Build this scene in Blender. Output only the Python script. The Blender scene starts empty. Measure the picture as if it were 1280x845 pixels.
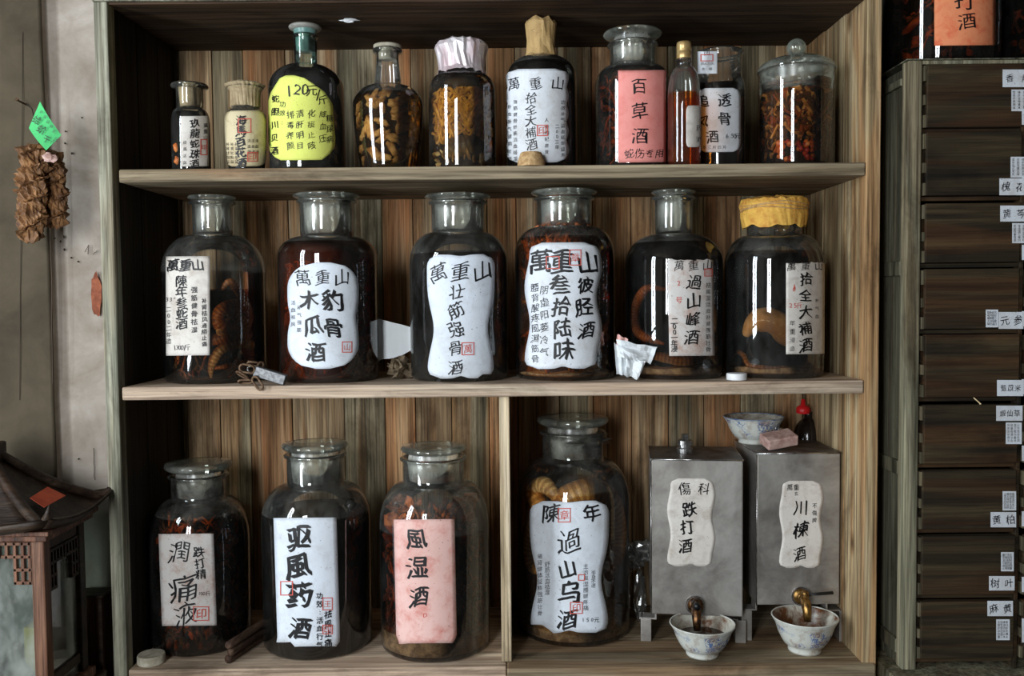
import bpy, bmesh, math, random
from mathutils import Vector, Matrix, noise

# ------------------------------------------------------------------ camera
FPX = 1109.0
CAM = Vector((0.0, -1.8, 1.45))
PITCH, ROLL = math.radians(2.61), math.radians(-0.55)
sc = bpy.context.scene
COL = sc.collection
cam_d = bpy.data.cameras.new('camera')
cam = bpy.data.objects.new('camera', cam_d)
COL.objects.link(cam)
cam_d.sensor_width = 36.0
cam_d.lens = 36.0 * FPX / 1280.0
cam_d.clip_start = 0.02
RM = (Matrix.Rotation(math.radians(90) - PITCH, 4, 'X') @ Matrix.Rotation(ROLL, 4, 'Z'))
cam.matrix_world = Matrix.Translation(CAM) @ RM
sc.camera = cam
R3 = RM.to_3x3()

# ------------------------------------------------------------------ world, light, exposure
w = bpy.data.worlds.new('sky')
sc.world = w
w.use_nodes = True
w.node_tree.nodes['Background'].inputs[0].default_value = (0.62, 0.74, 0.9, 1)
w.node_tree.nodes['Background'].inputs[1].default_value = 1.0
sc.view_settings.view_transform = 'Standard'
sc.view_settings.look = 'None'
sc.view_settings.gamma = 1.0
sc.view_settings.use_curve_mapping = False
sc.view_settings.exposure = 0.15
try:
    sc.cycles.use_denoising = True
    sc.cycles.transparent_max_bounces = 40
    sc.cycles.max_bounces = 8
    sc.cycles.sample_clamp_indirect = 4.0
except Exception:
    pass


def area_light(name, loc, target, sx, sy, power, color):
    l = bpy.data.lights.new(name, 'AREA')
    l.shape = 'RECTANGLE'
    l.size, l.size_y = sx, sy
    l.energy = power
    l.color = color
    o = bpy.data.objects.new(name, l)
    COL.objects.link(o)
    o.location = loc
    d = Vector(target) - Vector(loc)
    o.rotation_euler = d.to_track_quat('-Z', 'Y').to_euler()
    return o


# daylight through the side window (left) and the doorway behind the photographer
area_light('window_daylight', (-2.03, -1.36, 1.62), (0, -1.36, 1.62), 0.62, 2.2, 80, (0.86, 0.94, 1.0))
area_light('doorway_daylight', (-1.16, -3.32, 1.72), (-1.16, 0, 1.72), 0.66, 1.9, 86, (0.93, 0.97, 1.0))

# ------------------------------------------------------------------ helpers
rnd = random.Random(7)


def ray(px, py):
    return (R3 @ Vector((px - 640.0, 422.5 - py, -FPX))).normalized()


def at(px, py, Y):
    d = ray(px, py)
    return CAM + d * ((Y - CAM.y) / d.y)


def at_z(px, py, Z):
    d = ray(px, py)
    return CAM + d * ((Z - CAM.z) / d.z)


def at_plane(px, py, p0, n):
    d = ray(px, py)
    return CAM + d * ((Vector(p0) - CAM).dot(n) / d.dot(n))


def proj(p):
    v = R3.transposed() @ (Vector(p) - CAM)
    return 640.0 + FPX * v.x / -v.z, 422.5 - FPX * v.y / -v.z


def lin(c):
    return tuple(((v / 255.0) / 12.92 if v / 255.0 <= 0.04045 else ((v / 255.0 + 0.055) / 1.055) ** 2.4) for v in c) + (1.0,)


class Geo:
    def __init__(s):
        s.v, s.f, s.m, s.uv = [], [], [], {}

    def add(s, vs, fs, mi=0, uvs=None):
        b = len(s.v)
        s.v += [Vector(p) for p in vs]
        for k, f in enumerate(fs):
            if uvs:
                s.uv[len(s.f)] = uvs[k]
            s.f.append([b + i for i in f])
            s.m.append(mi)

    def box(s, lo, hi, mi=0, mat=None):
        x0, y0, z0 = lo
        x1, y1, z1 = hi
        vs = [Vector(p) for p in ((x0, y0, z0), (x1, y0, z0), (x1, y1, z0), (x0, y1, z0), (x0, y0, z1), (x1, y0, z1), (x1, y1, z1), (x0, y1, z1))]
        if mat:
            vs = [mat @ p for p in vs]
        s.add(vs, [(0, 3, 2, 1), (4, 5, 6, 7), (0, 1, 5, 4), (1, 2, 6, 5), (2, 3, 7, 6), (3, 0, 4, 7)], mi)

    def lathe(s, prof, c=(0, 0, 0), n=56, mi=0, jit=None):
        vs, fs = [], []
        c = Vector(c)
        for k, (r, z) in enumerate(prof):
            for i in range(n):
                a = 2 * math.pi * i / n
                rr, zz = r, z
                if jit:
                    rr, zz = jit(r, z, a, k)
                vs.append(c + Vector((rr * math.cos(a), rr * math.sin(a), zz)))
        for k in range(len(prof) - 1):
            for i in range(n):
                j = (i + 1) % n
                fs.append((k * n + i, k * n + j, (k + 1) * n + j, (k + 1) * n + i))
        s.add(vs, fs, mi)

    def tube(s, pts, rad, n=8, mi=0, cap=True, flat=1.0):
        pts = [Vector(p) for p in pts]
        if not hasattr(rad, '__len__'):
            rad = [rad] * len(pts)
        vs, fs, uvs = [], [], []
        up = Vector((0.13, 0.2, 1)).normalized()
        length = 0
        L = []
        for k, p in enumerate(pts):
            t = (pts[min(k + 1, len(pts) - 1)] - pts[max(k - 1, 0)]).normalized()
            a = up - t * up.dot(t)
            if a.length < 1e-4:
                a = t.orthogonal()
            a.normalize()
            b = t.cross(a)
            up = a
            if k:
                length += (p - pts[k - 1]).length
            L.append(length)
            for i in range(n):
                an = 2 * math.pi * i / n
                vs.append(p + (a * math.cos(an) * flat + b * math.sin(an)) * rad[k])
        for k in range(len(pts) - 1):
            for i in range(n):
                j = (i + 1) % n
                fs.append((k * n + i, k * n + j, (k + 1) * n + j, (k + 1) * n + i))
                uvs.append(((L[k], i / n), (L[k], (i + 1) / n), (L[k + 1], (i + 1) / n), (L[k + 1], i / n)))
        if cap:
            fs.append(tuple(range(n))[::-1])
            uvs.append(tuple((0, 0) for _ in range(n)))
            fs.append(tuple(range((len(pts) - 1) * n, len(pts) * n)))
            uvs.append(tuple((0, 0) for _ in range(n)))
        s.add(vs, fs, mi, uvs)

    def blob(s, c, r, seed, amp=0.35, n=6, mi=0, freq=1.5, rot=None):
        """an irregular lump: squashed sphere pushed about by noise"""
        vs, fs = [], []
        r = Vector(r)
        rot = rot or Matrix.Identity(3)
        m = n
        for k in range(m + 1):
            th = math.pi * k / m
            for i in range(n + 2):
                ph = 2 * math.pi * i / (n + 2)
                d = Vector((math.sin(th) * math.cos(ph), math.sin(th) * math.sin(ph), math.cos(th)))
                q = 1 + amp * noise.noise(d * freq + Vector((seed * 3.1, seed * 1.7, seed)))
                vs.append(Vector(c) + rot @ Vector((d.x * r.x * q, d.y * r.y * q, d.z * r.z * q)))
        N = n + 2
        for k in range(m):
            for i in range(N):
                j = (i + 1) % N
                fs.append((k * N + i, (k + 1) * N + i, (k + 1) * N + j, k * N + j))
        s.add(vs, fs, mi)

    def build(s, name, mats, parent=None, smooth=False, bevel=0, weld=False, solid=0):
        me = bpy.data.meshes.new(name)
        off = parent_loc(parent)
        me.from_pydata([tuple(p - off) for p in s.v], [], s.f)
        if not isinstance(mats, (list, tuple)):
            mats = [mats]
        for m in mats:
            me.materials.append(m)
        for p, mi in zip(me.polygons, s.m):
            p.material_index = mi
            p.use_smooth = smooth
        if s.uv:
            ul = me.uv_layers.new(name='UVMap')
            for p in me.polygons:
                if p.index in s.uv:
                    for li, u in zip(p.loop_indices, s.uv[p.index]):
                        ul.data[li].uv = u
        if weld:
            bm = bmesh.new()
            bm.from_mesh(me)
            bmesh.ops.remove_doubles(bm, verts=bm.verts, dist=1e-5)
            bmesh.ops.recalc_face_normals(bm, faces=bm.faces)
            bm.to_mesh(me)
            bm.free()
        me.update()
        o = bpy.data.objects.new(name, me)
        COL.objects.link(o)
        if parent:
            o.parent = parent
        if bevel:
            b = o.modifiers.new('bevel', 'BEVEL')
            b.width = bevel
            b.segments = 2
            b.limit_method = 'ANGLE'
        if solid:
            b = o.modifiers.new('solid', 'SOLIDIFY')
            b.thickness = solid
            b.offset = -1
        return o


def parent_loc(p):
    v = Vector((0, 0, 0))
    while p:
        v += p.location
        p = p.parent
    return v


def thing(name, label, cat, loc, group=None):
    o = bpy.data.objects.new(name, None)
    COL.objects.link(o)
    o.location = loc
    o.empty_display_size = 0.03
    return tag(o, label, cat, group)


def tag(o, label, cat, group=None, kind=None):
    o['label'] = label
    o['category'] = cat
    if group:
        o['group'] = group
    if kind:
        o['kind'] = kind
    return o


def struct(o):
    o['kind'] = 'structure'
    return o


def origin_to(o, p):
    """move a single-mesh thing's origin to its base without moving it"""
    p = Vector(p)
    o.data.transform(Matrix.Translation(-p))
    o.location = p
    return o


# ------------------------------------------------------------------ materials
def newmat(name):
    m = bpy.data.materials.new(name)
    m.use_nodes = True
    nt = m.node_tree
    nt.nodes.clear()
    out = nt.nodes.new('ShaderNodeOutputMaterial')
    return m, nt, out


def nd(nt, t, **kw):
    n = nt.nodes.new(t)
    for k, v in kw.items():
        if k.startswith('i_'):
            key = k[2:]
            n.inputs[int(key) if key.isdigit() else key.replace('_', ' ')].default_value = v
        else:
            setattr(n, k, v)
    return n


def ramp(nt, fac, stops):
    r = nt.nodes.new('ShaderNodeValToRGB')
    e = r.color_ramp.elements
    while len(e) < len(stops):
        e.new(0.5)
    for i, (p, c) in enumerate(stops):
        e[i].position = p
        e[i].color = c if len(c) == 4 else tuple(c) + (1,)
    nt.links.new(fac, r.inputs[0])
    return r.outputs[0]


def mixc(nt, fac, a, b, mode='MIX'):
    m = nt.nodes.new('ShaderNodeMix')
    m.data_type = 'RGBA'
    m.blend_type = mode
    for sock, v in ((m.inputs[0], fac), (m.inputs[6], a), (m.inputs[7], b)):
        if isinstance(v, (int, float)):
            sock.default_value = v
        elif isinstance(v, tuple):
            sock.default_value = v
        else:
            nt.links.new(v, sock)
    return m.outputs[2]


def coords(nt, scale, rand=True, loc=(0, 0, 0)):
    tc = nt.nodes.new('ShaderNodeTexCoord')
    mp = nt.nodes.new('ShaderNodeMapping')
    mp.inputs['Scale'].default_value = scale
    if rand:
        oi = nt.nodes.new('ShaderNodeObjectInfo')
        mul = nd(nt, 'ShaderNodeVectorMath', operation='SCALE')
        mul.inputs[0].default_value = (13.7, 7.3, 5.1)
        nt.links.new(oi.outputs['Random'], mul.inputs['Scale'])
        add = nd(nt, 'ShaderNodeVectorMath', operation='ADD')
        nt.links.new(tc.outputs['Object'], add.inputs[0])
        nt.links.new(mul.outputs[0], add.inputs[1])
        nt.links.new(add.outputs[0], mp.inputs[0])
    else:
        nt.links.new(tc.outputs['Object'], mp.inputs[0])
    return mp.outputs[0]


def tnoise(nt, vec, scale, detail=6, rough=0.6, dist=0.0):
    n = nd(nt, 'ShaderNodeTexNoise', i_Scale=scale, i_Detail=detail, i_Roughness=rough, i_Distortion=dist)
    nt.links.new(vec, n.inputs['Vector'])
    return n.outputs['Fac']


def bump(nt, h, strength, dist=0.002):
    b = nd(nt, 'ShaderNodeBump', i_Strength=strength, i_Distance=dist)
    nt.links.new(h, b.inputs['Height'])
    return b.outputs[0]


def wood(name, c_dark, c_mid, c_light, c_tint=None, axis='Z', rough=0.75, knots=True, tint=0.5, fine=230.0, spec=0.25, gain=1.0, con=0.75):
    m, nt, out = newmat(name)
    k = {'X': (0, 1, 1), 'Y': (1, 0, 1), 'Z': (1, 1, 0)}[axis]

    def st(f):
        return coords(nt, tuple(1.0 if q else f for q in k))
    broad = tnoise(nt, st(0.04), 26, 5, 0.65, 0.8)
    mid = tnoise(nt, st(0.03), 85, 4, 0.6, 0.5)
    streak = tnoise(nt, st(0.02), fine, 4, 0.65, 0.2)
    col = ramp(nt, broad, [(0.30, lin(c_dark)), (0.47, lin(c_mid)), (0.66, lin(c_light))])
    if c_tint:
        t = tnoise(nt, st(0.06), 17, 3, 0.5, 1.2)
        tf = ramp(nt, t, [(0.48, (0, 0, 0, 1)), (0.60, (tint, tint, tint, 1))])
        col = mixc(nt, tf, col, lin(c_tint))
    col = mixc(nt, con, col, ramp(nt, mid, [(0.34, (0.42, 0.38, 0.34, 1)), (0.50, (1, 1, 1, 1)), (0.66, (1.22, 1.2, 1.16, 1))]), 'MULTIPLY')
    col = mixc(nt, con + 0.1, col, ramp(nt, streak, [(0.34, (0.40, 0.37, 0.34, 1)), (0.50, (1, 1, 1, 1)), (0.68, (1.3, 1.28, 1.22, 1))]), 'MULTIPLY')
    # dark weather stains with a shape of their own
    s2 = tnoise(nt, st(0.35), 9, 6, 0.7, 0.5)
    col = mixc(nt, 0.8, col, ramp(nt, s2, [(0.33, (0.36, 0.33, 0.3, 1)), (0.5, (1, 1, 1, 1))]), 'MULTIPLY')
    if knots:
        vo = nd(nt, 'ShaderNodeTexVoronoi', i_Scale=6.0, i_Randomness=1.0)
        nt.links.new(st(0.55), vo.inputs['Vector'])
        kf = ramp(nt, vo.outputs['Distance'], [(0.02, (0.14, 0.10, 0.08, 1)), (0.05, (0.5, 0.4, 0.32, 1)), (0.11, (1, 1, 1, 1))])
        col = mixc(nt, 0.9, col, kf, 'MULTIPLY')
    oi = nt.nodes.new('ShaderNodeObjectInfo')
    q_ = gain
    vr = ramp(nt, oi.outputs['Random'], [(0.0, (0.80 * q_, 0.81 * q_, 0.80 * q_, 1)), (0.35, (1.0 * q_, 0.96 * q_, 0.9 * q_, 1)), (0.65, (0.88 * q_, 0.88 * q_, 0.86 * q_, 1)), (1.0, (1.12 * q_, 1.05 * q_, 0.96 * q_, 1))])
    col = mixc(nt, 1.0, col, vr, 'MULTIPLY')
    b = nd(nt, 'ShaderNodeBsdfPrincipled', i_Roughness=rough)
    b.inputs['Specular IOR Level'].default_value = spec
    nt.links.new(col, b.inputs['Base Color'])
    nt.links.new(bump(nt, streak, 0.5, 0.002), b.inputs['Normal'])
    nt.links.new(b.outputs[0], out.inputs[0])
    return m


def simple(name, c, rough=0.6, metal=0.0, spec=0.4, var=0.0, var_scale=30, c2=None, bmp=0.0, bscale=200, hard=0.1):
    m, nt, out = newmat(name)
    b = nd(nt, 'ShaderNodeBsdfPrincipled', i_Roughness=rough, i_Metallic=metal)
    b.inputs['Specular IOR Level'].default_value = spec
    b.inputs['Base Color'].default_value = lin(c)
    v = None
    if c2:
        v = coords(nt, (1, 1, 1))
        t = tnoise(nt, v, var_scale, 6, 0.65, 0.3)
        col = ramp(nt, t, [(0.5 - hard, lin(c)), (0.5 + hard, lin(c2))])
        nt.links.new(col, b.inputs['Base Color'])
    if bmp:
        v = v or coords(nt, (1, 1, 1))
        t2 = tnoise(nt, v, bscale, 5, 0.6)
        nt.links.new(bump(nt, t2, bmp, 0.002), b.inputs['Normal'])
    nt.links.new(b.outputs[0], out.inputs[0])
    return m


def glass(name, tint=(0.96, 0.97, 0.95), edge=(0.84, 0.87, 0.82), dust=0.010, ior=1.75, rough=0.015, dustc=(0.55, 0.56, 0.52)):
    """thin clear shell: tinted straight-through light, Fresnel gloss, a little dust"""
    m, nt, out = newmat(name)
    lw = nd(nt, 'ShaderNodeLayerWeight', i_Blend=0.35)
    tc = ramp(nt, lw.outputs['Facing'], [(0.35, tint), (0.8, tuple((a + b) / 2 for a, b in zip(tint, edge))), (1.0, edge)])
    tr = nd(nt, 'ShaderNodeBsdfTransparent')
    nt.links.new(tc, tr.inputs[0])
    gl = nd(nt, 'ShaderNodeBsdfGlossy', i_Roughness=rough)
    gl.inputs[0].default_value = (1, 1, 1, 1)
    fr = nd(nt, 'ShaderNodeFresnel', i_IOR=ior)
    mx = nd(nt, 'ShaderNodeMixShader')
    nt.links.new(fr.outputs[0], mx.inputs[0])
    nt.links.new(tr.outputs[0], mx.inputs[1])
    nt.links.new(gl.outputs[0], mx.inputs[2])
    df = nd(nt, 'ShaderNodeBsdfDiffuse')
    df.inputs[0].default_value = tuple(dustc) + (1,)
    v = coords(nt, (1, 1, 0.5))
    dn = tnoise(nt, v, 18, 6, 0.7)
    mr = nd(nt, 'ShaderNodeMapRange', i_1=0.4, i_2=0.75, i_3=dust * 0.35, i_4=dust * 2.6)
    nt.links.new(dn, mr.inputs[0])
    m2 = nd(nt, 'ShaderNodeMixShader')
    nt.links.new(mr.outputs[0], m2.inputs[0])
    nt.links.new(mx.outputs[0], m2.inputs[1])
    nt.links.new(df.outputs[0], m2.inputs[2])
    nt.links.new(m2.outputs[0], out.inputs[0])
    return m


CORES = {}


def liquid(name, trans, body, opacity, c2=None, scale=22, core=None):
    """tinted see-through liquid with some cloudy body of its own"""
    m, nt, out = newmat(name)
    tr = nd(nt, 'ShaderNodeBsdfTransparent')
    tr.inputs[0].default_value = tuple(trans) + (1,)
    df = nd(nt, 'ShaderNodeBsdfPrincipled', i_Roughness=0.25)
    df.inputs['Specular IOR Level'].default_value = 0.1
    v = coords(nt, (1, 1, 1))
    t = tnoise(nt, v, scale, 6, 0.7, 0.5)
    if c2:
        nt.links.new(ramp(nt, t, [(0.42, lin(body)), (0.62, lin(c2))]), df.inputs[0])
    else:
        df.inputs[0].default_value = lin(body)
    mr = nd(nt, 'ShaderNodeMapRange', i_1=0.35, i_2=0.65, i_3=max(0, opacity - 0.12), i_4=min(1, opacity + 0.1))
    nt.links.new(t, mr.inputs[0])
    mx = nd(nt, 'ShaderNodeMixShader')
    nt.links.new(mr.outputs[0], mx.inputs[0])
    nt.links.new(tr.outputs[0], mx.inputs[1])
    nt.links.new(df.outputs[0], mx.inputs[2])
    nt.links.new(mx.outputs[0], out.inputs[0])
    if core:
        CORES[name] = simple('added_core_' + name, core, 0.9, spec=0.05)
    return m


def paper(name, c, stain, amt=0.6, scale=30, specks=True):
    m, nt, out = newmat(name)
    v = coords(nt, (1, 1, 1))
    t = tnoise(nt, v, scale, 7, 0.7, 0.4)
    col = ramp(nt, t, [(0.46, lin(c)), (0.56, mixl(c, stain, amt * 0.35)), (0.72, mixl(c, stain, amt))])
    t3 = tnoise(nt, v, 6, 3, 0.5)
    col = mixc(nt, 0.5, col, ramp(nt, t3, [(0.35, (0.86, 0.84, 0.8, 1)), (0.6, (1.03, 1.03, 1.03, 1))]), 'MULTIPLY')
    if specks:
        t2 = tnoise(nt, v, 260, 2, 0.5)
        col = mixc(nt, 0.8, col, ramp(nt, t2, [(0.26, (0.3, 0.27, 0.25, 1)), (0.31, (1, 1, 1, 1))]), 'MULTIPLY')
    b = nd(nt, 'ShaderNodeBsdfPrincipled', i_Roughness=0.7)
    b.inputs['Specular IOR Level'].default_value = 0.25
    nt.links.new(col, b.inputs['Base Color'])
    nt.links.new(bump(nt, tnoise(nt, v, 60, 4, 0.6, 1.2), 0.25, 0.002), b.inputs['Normal'])
    nt.links.new(b.outputs[0], out.inputs[0])
    return m


def mixl(a, b, t):
    a, b = lin(a), lin(b)
    return tuple(a[i] * (1 - t) + b[i] * t for i in range(3)) + (1.0,)


def snake_mat(name, c_belly, c_back, c_line, ring=0.006, sc_=260):
    m, nt, out = newmat(name)
    uv = nd(nt, 'ShaderNodeUVMap')
    sp = nd(nt, 'ShaderNodeSeparateXYZ')
    nt.links.new(uv.outputs[0], sp.inputs[0])
    # v position: 0..1 round the body; belly near 0.25
    a = nd(nt, 'ShaderNodeMath', operation='MULTIPLY')
    a.inputs[1].default_value = 2 * math.pi / ring
    nt.links.new(sp.outputs[0], a.inputs[0])
    s_ = nd(nt, 'ShaderNodeMath', operation='SINE')
    nt.links.new(a.outputs[0], s_.inputs[0])
    c = nd(nt, 'ShaderNodeMath', operation='MULTIPLY')
    c.inputs[1].default_value = 2 * math.pi
    nt.links.new(sp.outputs[1], c.inputs[0])
    cs = nd(nt, 'ShaderNodeMath', operation='SINE')
    nt.links.new(c.outputs[0], cs.inputs[0])
    side = ramp(nt, cs.outputs[0], [(0.25, lin(c_belly)), (0.7, lin(c_back))])
    lines = ramp(nt, s_.outputs[0], [(0.0, (0.55, 0.46, 0.36, 1)), (0.3, (1, 1, 1, 1))])
    col = mixc(nt, 0.8, side, lines, 'MULTIPLY')
    v = coords(nt, (1, 1, 1))
    vo = nd(nt, 'ShaderNodeTexVoronoi', i_Scale=sc_)
    nt.links.new(v, vo.inputs['Vector'])
    col = mixc(nt, 0.5, col, ramp(nt, vo.outputs['Distance'], [(0.2, (1.1, 1.1, 1.1, 1)), (0.75, (0.4, 0.36, 0.32, 1))]), 'MULTIPLY')
    blot = tnoise(nt, v, 45, 3, 0.5)
    col = mixc(nt, ramp(nt, blot, [(0.55, (0, 0, 0, 1)), (0.66, (0.6, 0.6, 0.6, 1))]), col, lin(c_line))
    b = nd(nt, 'ShaderNodeBsdfPrincipled', i_Roughness=0.45)
    nt.links.new(col, b.inputs['Base Color'])
    nt.links.new(bump(nt, s_.outputs[0], 0.4, 0.001), b.inputs['Normal'])
    nt.links.new(b.outputs[0], out.inputs[0])
    return m


W_BACK = wood('weathered_back_boards', (104, 84, 62), (158, 134, 104), (200, 178, 146), (168, 122, 82), 'Z', tint=0.6, gain=1.18)
W_BACK_G = wood('grey_back_boards', (74, 68, 54), (128, 118, 96), (180, 168, 142), (156, 116, 76), 'Z', tint=0.6, gain=1.25)
W_BACK_O = wood('orange_back_boards', (104, 76, 52), (160, 122, 86), (192, 162, 128), (176, 118, 76), 'Z', tint=0.7, gain=1.1)
W_SIDE = wood('weathered_side_boards', (110, 92, 68), (162, 142, 110), (200, 184, 152), (172, 130, 88), 'Z', tint=0.6, gain=1.15)
W_SIDE_SHADE = wood('side_boards_painted_shade', (26, 22, 18), (42, 36, 29), (58, 50, 40), None, 'Z', knots=False)  # left side boards: shade of the inner wall put into the wood colour
W_POST = wood('grey_post', (84, 84, 74), (134, 136, 122), (178, 178, 162), (160, 146, 122), 'Z', tint=0.5, knots=False, gain=1.1)
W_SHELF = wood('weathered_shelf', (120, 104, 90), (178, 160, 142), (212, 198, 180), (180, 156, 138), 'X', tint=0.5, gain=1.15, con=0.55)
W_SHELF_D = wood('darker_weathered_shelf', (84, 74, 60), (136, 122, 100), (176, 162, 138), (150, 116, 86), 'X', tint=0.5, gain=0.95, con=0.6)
W_DIVIDER = wood('divider_wood', (120, 106, 86), (172, 158, 134), (204, 192, 170), None, 'Z', knots=False, gain=1.3)
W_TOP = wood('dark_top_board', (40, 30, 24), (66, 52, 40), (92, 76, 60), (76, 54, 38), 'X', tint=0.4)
W_CAB = wood('aged_cabinet_wood', (72, 72, 60), (122, 122, 106), (166, 164, 142), (124, 108, 84), 'Z', tint=0.4, knots=False, gain=1.1)
W_DRAWER = wood('dark_drawer_wood', (26, 21, 13), (46, 38, 25), (78, 66, 46), (84, 52, 26), 'X', tint=0.4, fine=200, knots=False, spec=0.3, con=0.45)
W_DRAWER_EDGE = wood('worn_drawer_joint', (60, 56, 44), (94, 88, 70), (126, 118, 98), None, 'Z', knots=False)
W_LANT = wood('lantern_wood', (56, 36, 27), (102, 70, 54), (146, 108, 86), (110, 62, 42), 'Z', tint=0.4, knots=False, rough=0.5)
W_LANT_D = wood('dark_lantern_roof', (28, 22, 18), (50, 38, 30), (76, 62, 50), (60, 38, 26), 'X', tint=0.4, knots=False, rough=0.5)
W_RED = wood('reddish_post_wood', (44, 24, 16), (74, 42, 30), (96, 58, 40), None, 'Z', knots=False)
W_STICK = wood('dark_stick_wood', (48, 34, 28), (78, 58, 48), (100, 80, 66), None, 'Y', knots=False)
M_GAP = simple('dark_gap', (14, 12, 10), 0.95)

M_GLASS = glass('clear_glass')
M_GLASS_DUSTY = glass('dusty_glass', dust=0.02)
M_FILM = glass('glass_with_dried_film', (0.96, 0.97, 0.94), (0.86, 0.88, 0.83), dust=0.045, dustc=(0.66, 0.66, 0.60))
M_GLASS_G = glass('greenish_glass', (0.84, 0.92, 0.86), (0.30, 0.40, 0.34), 0.03)
M_DISC = glass('glass_stopper_disc', (0.86, 0.90, 0.84), (0.66, 0.72, 0.60), 0.14, dustc=(0.66, 0.68, 0.60))
M_FROST = glass('ground_glass', (0.93, 0.94, 0.90), (0.86, 0.88, 0.82), 0.24, rough=0.25, dustc=(0.74, 0.75, 0.69))
M_PANE = glass('window_pane_glass', (0.86, 0.92, 0.9), (0.5, 0.6, 0.56), 0.16)

L_BLACK = liquid('near_black_liquid', (0.10, 0.05, 0.03), (16, 10, 7), 0.5)
L_BLACKB = liquid('blue_black_liquid', (0.70, 0.54, 0.38), (13, 12, 12), 0.14, core=(12, 11, 11))
L_DARK = liquid('dark_brown_liquid', (0.72, 0.48, 0.30), (24, 14, 8), 0.12, core=(14, 9, 6))
L_BROWN = liquid('red_brown_liquid', (0.86, 0.50, 0.26), (124, 52, 18), 0.20, (90, 36, 12), core=(50, 20, 8))
L_OLIVE = liquid('olive_amber_liquid', (0.95, 0.86, 0.66), (96, 66, 26), 0.03, core=(48, 34, 16))
L_AMBER = liquid('amber_liquid', (0.92, 0.72, 0.50), (70, 44, 20), 0.04, core=(30, 16, 8))
L_SNAKE = liquid('clear_tea_liquid', (0.88, 0.70, 0.50), (30, 20, 12), 0.05, core=(16, 11, 7))
L_CLEAR4 = liquid('clear_snake_wine', (0.93, 0.80, 0.62), (40, 28, 16), 0.03, core=(15, 10, 7))
L_HERB = liquid('herb_brown_liquid', (0.82, 0.60, 0.40), (34, 20, 10), 0.06, core=(18, 11, 6))
L_ORANGE = liquid('bright_amber_liquid', (0.95, 0.70, 0.38), (120, 66, 18), 0.08, core=(60, 32, 10))
L_BOTTLE = liquid('orange_amber_liquid', (0.9, 0.5, 0.16), (150, 74, 16), 0.2)

M_SED = simple('brown_sediment', (166, 130, 88), 0.9, c2=(110, 80, 50), var_scale=60)
M_SED_O = simple('amber_sediment', (150, 98, 40), 0.9, c2=(84, 50, 22), var_scale=40)
M_HERB1 = simple('red_brown_herb', (156, 84, 40), 0.7, c2=(84, 44, 22), var_scale=60)
M_HERB2 = simple('dark_herb', (100, 70, 40), 0.8, c2=(48, 32, 18), var_scale=60)
M_HERB3 = simple('orange_herb', (196, 104, 36), 0.6, c2=(120, 52, 20), var_scale=60)
M_HERB4 = simple('golden_fibre', (214, 164, 70), 0.6, c2=(160, 112, 44), var_scale=80)
M_ROOT = simple('tan_dried_root', (222, 184, 128), 0.55, c2=(150, 104, 58), var_scale=50, bmp=0.5, bscale=300)
M_ROOT_P = simple('pale_root', (240, 216, 170), 0.5, c2=(206, 170, 118), var_scale=30)
M_BERRY_R = simple('red_berry', (176, 52, 26), 0.4, c2=(120, 30, 18))
M_BERRY_O = simple('orange_berry', (214, 132, 66), 0.4, c2=(178, 90, 40))
S_YEL = snake_mat('yellow_snake_skin', (244, 200, 128), (214, 154, 80), (150, 96, 48), 0.0125)
S_TAN = snake_mat('tan_snake_skin', (240, 210, 160), (184, 134, 82), (110, 72, 40), 0.008)
S_DARK = snake_mat('dark_snake_skin', (196, 126, 72), (124, 76, 42), (60, 36, 20), 0.007)
S_GREY = snake_mat('scaly_grey_skin', (150, 124, 84), (100, 78, 50), (60, 44, 28), 0.008)

P_WHITE = paper('white_paper', (224, 229, 236), (176, 168, 156), 0.5)
P_BLUEW = paper('cool_white_paper', (226, 234, 244), (168, 164, 164), 0.4)
P_AGED = paper('aged_paper', (218, 212, 204), (150, 132, 116), 0.6)
P_CREAM = paper('cream_paper', (214, 200, 164), (150, 124, 84), 0.7)
P_YEL = paper('yellow_paper', (228, 236, 120), (204, 204, 90), 0.4)
P_PINK = paper('pink_paper', (244, 158, 150), (226, 116, 108), 0.6, specks=False)
P_PINKF = paper('faded_pink_paper', (232, 190, 182), (206, 120, 106), 0.9, 26)
P_ORANGE = paper('orange_paper', (240, 150, 106), (226, 92, 60), 0.9, 40, False)
P_STAIN = paper('stained_white_paper', (216, 212, 208), (172, 112, 78), 0.8, 22)
P_GREEN = paper('green_paper', (84, 200, 120), (60, 170, 100), 0.4)
P_KRAFT = paper('kraft_paper', (196, 164, 112), (150, 116, 70), 0.7)
P_WAX = paper('yellow_waxed_paper', (226, 178, 84), (176, 92, 34), 0.9, 34)
P_TAPE = paper('masking_paper', (176, 158, 126), (120, 96, 68), 0.8)
P_TISSUE = paper('white_tissue', (232, 238, 242), (214, 216, 216), 0.3, specks=False)
INK = simple('black_ink', (18, 17, 20), 0.5, spec=0.4)
INK_S = simple('grey_ink', (58, 56, 62), 0.7)
RED = simple('red_stamp_ink', (206, 92, 80), 0.7)
REDD = simple('red_pen_ink', (196, 60, 44), 0.7)

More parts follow.
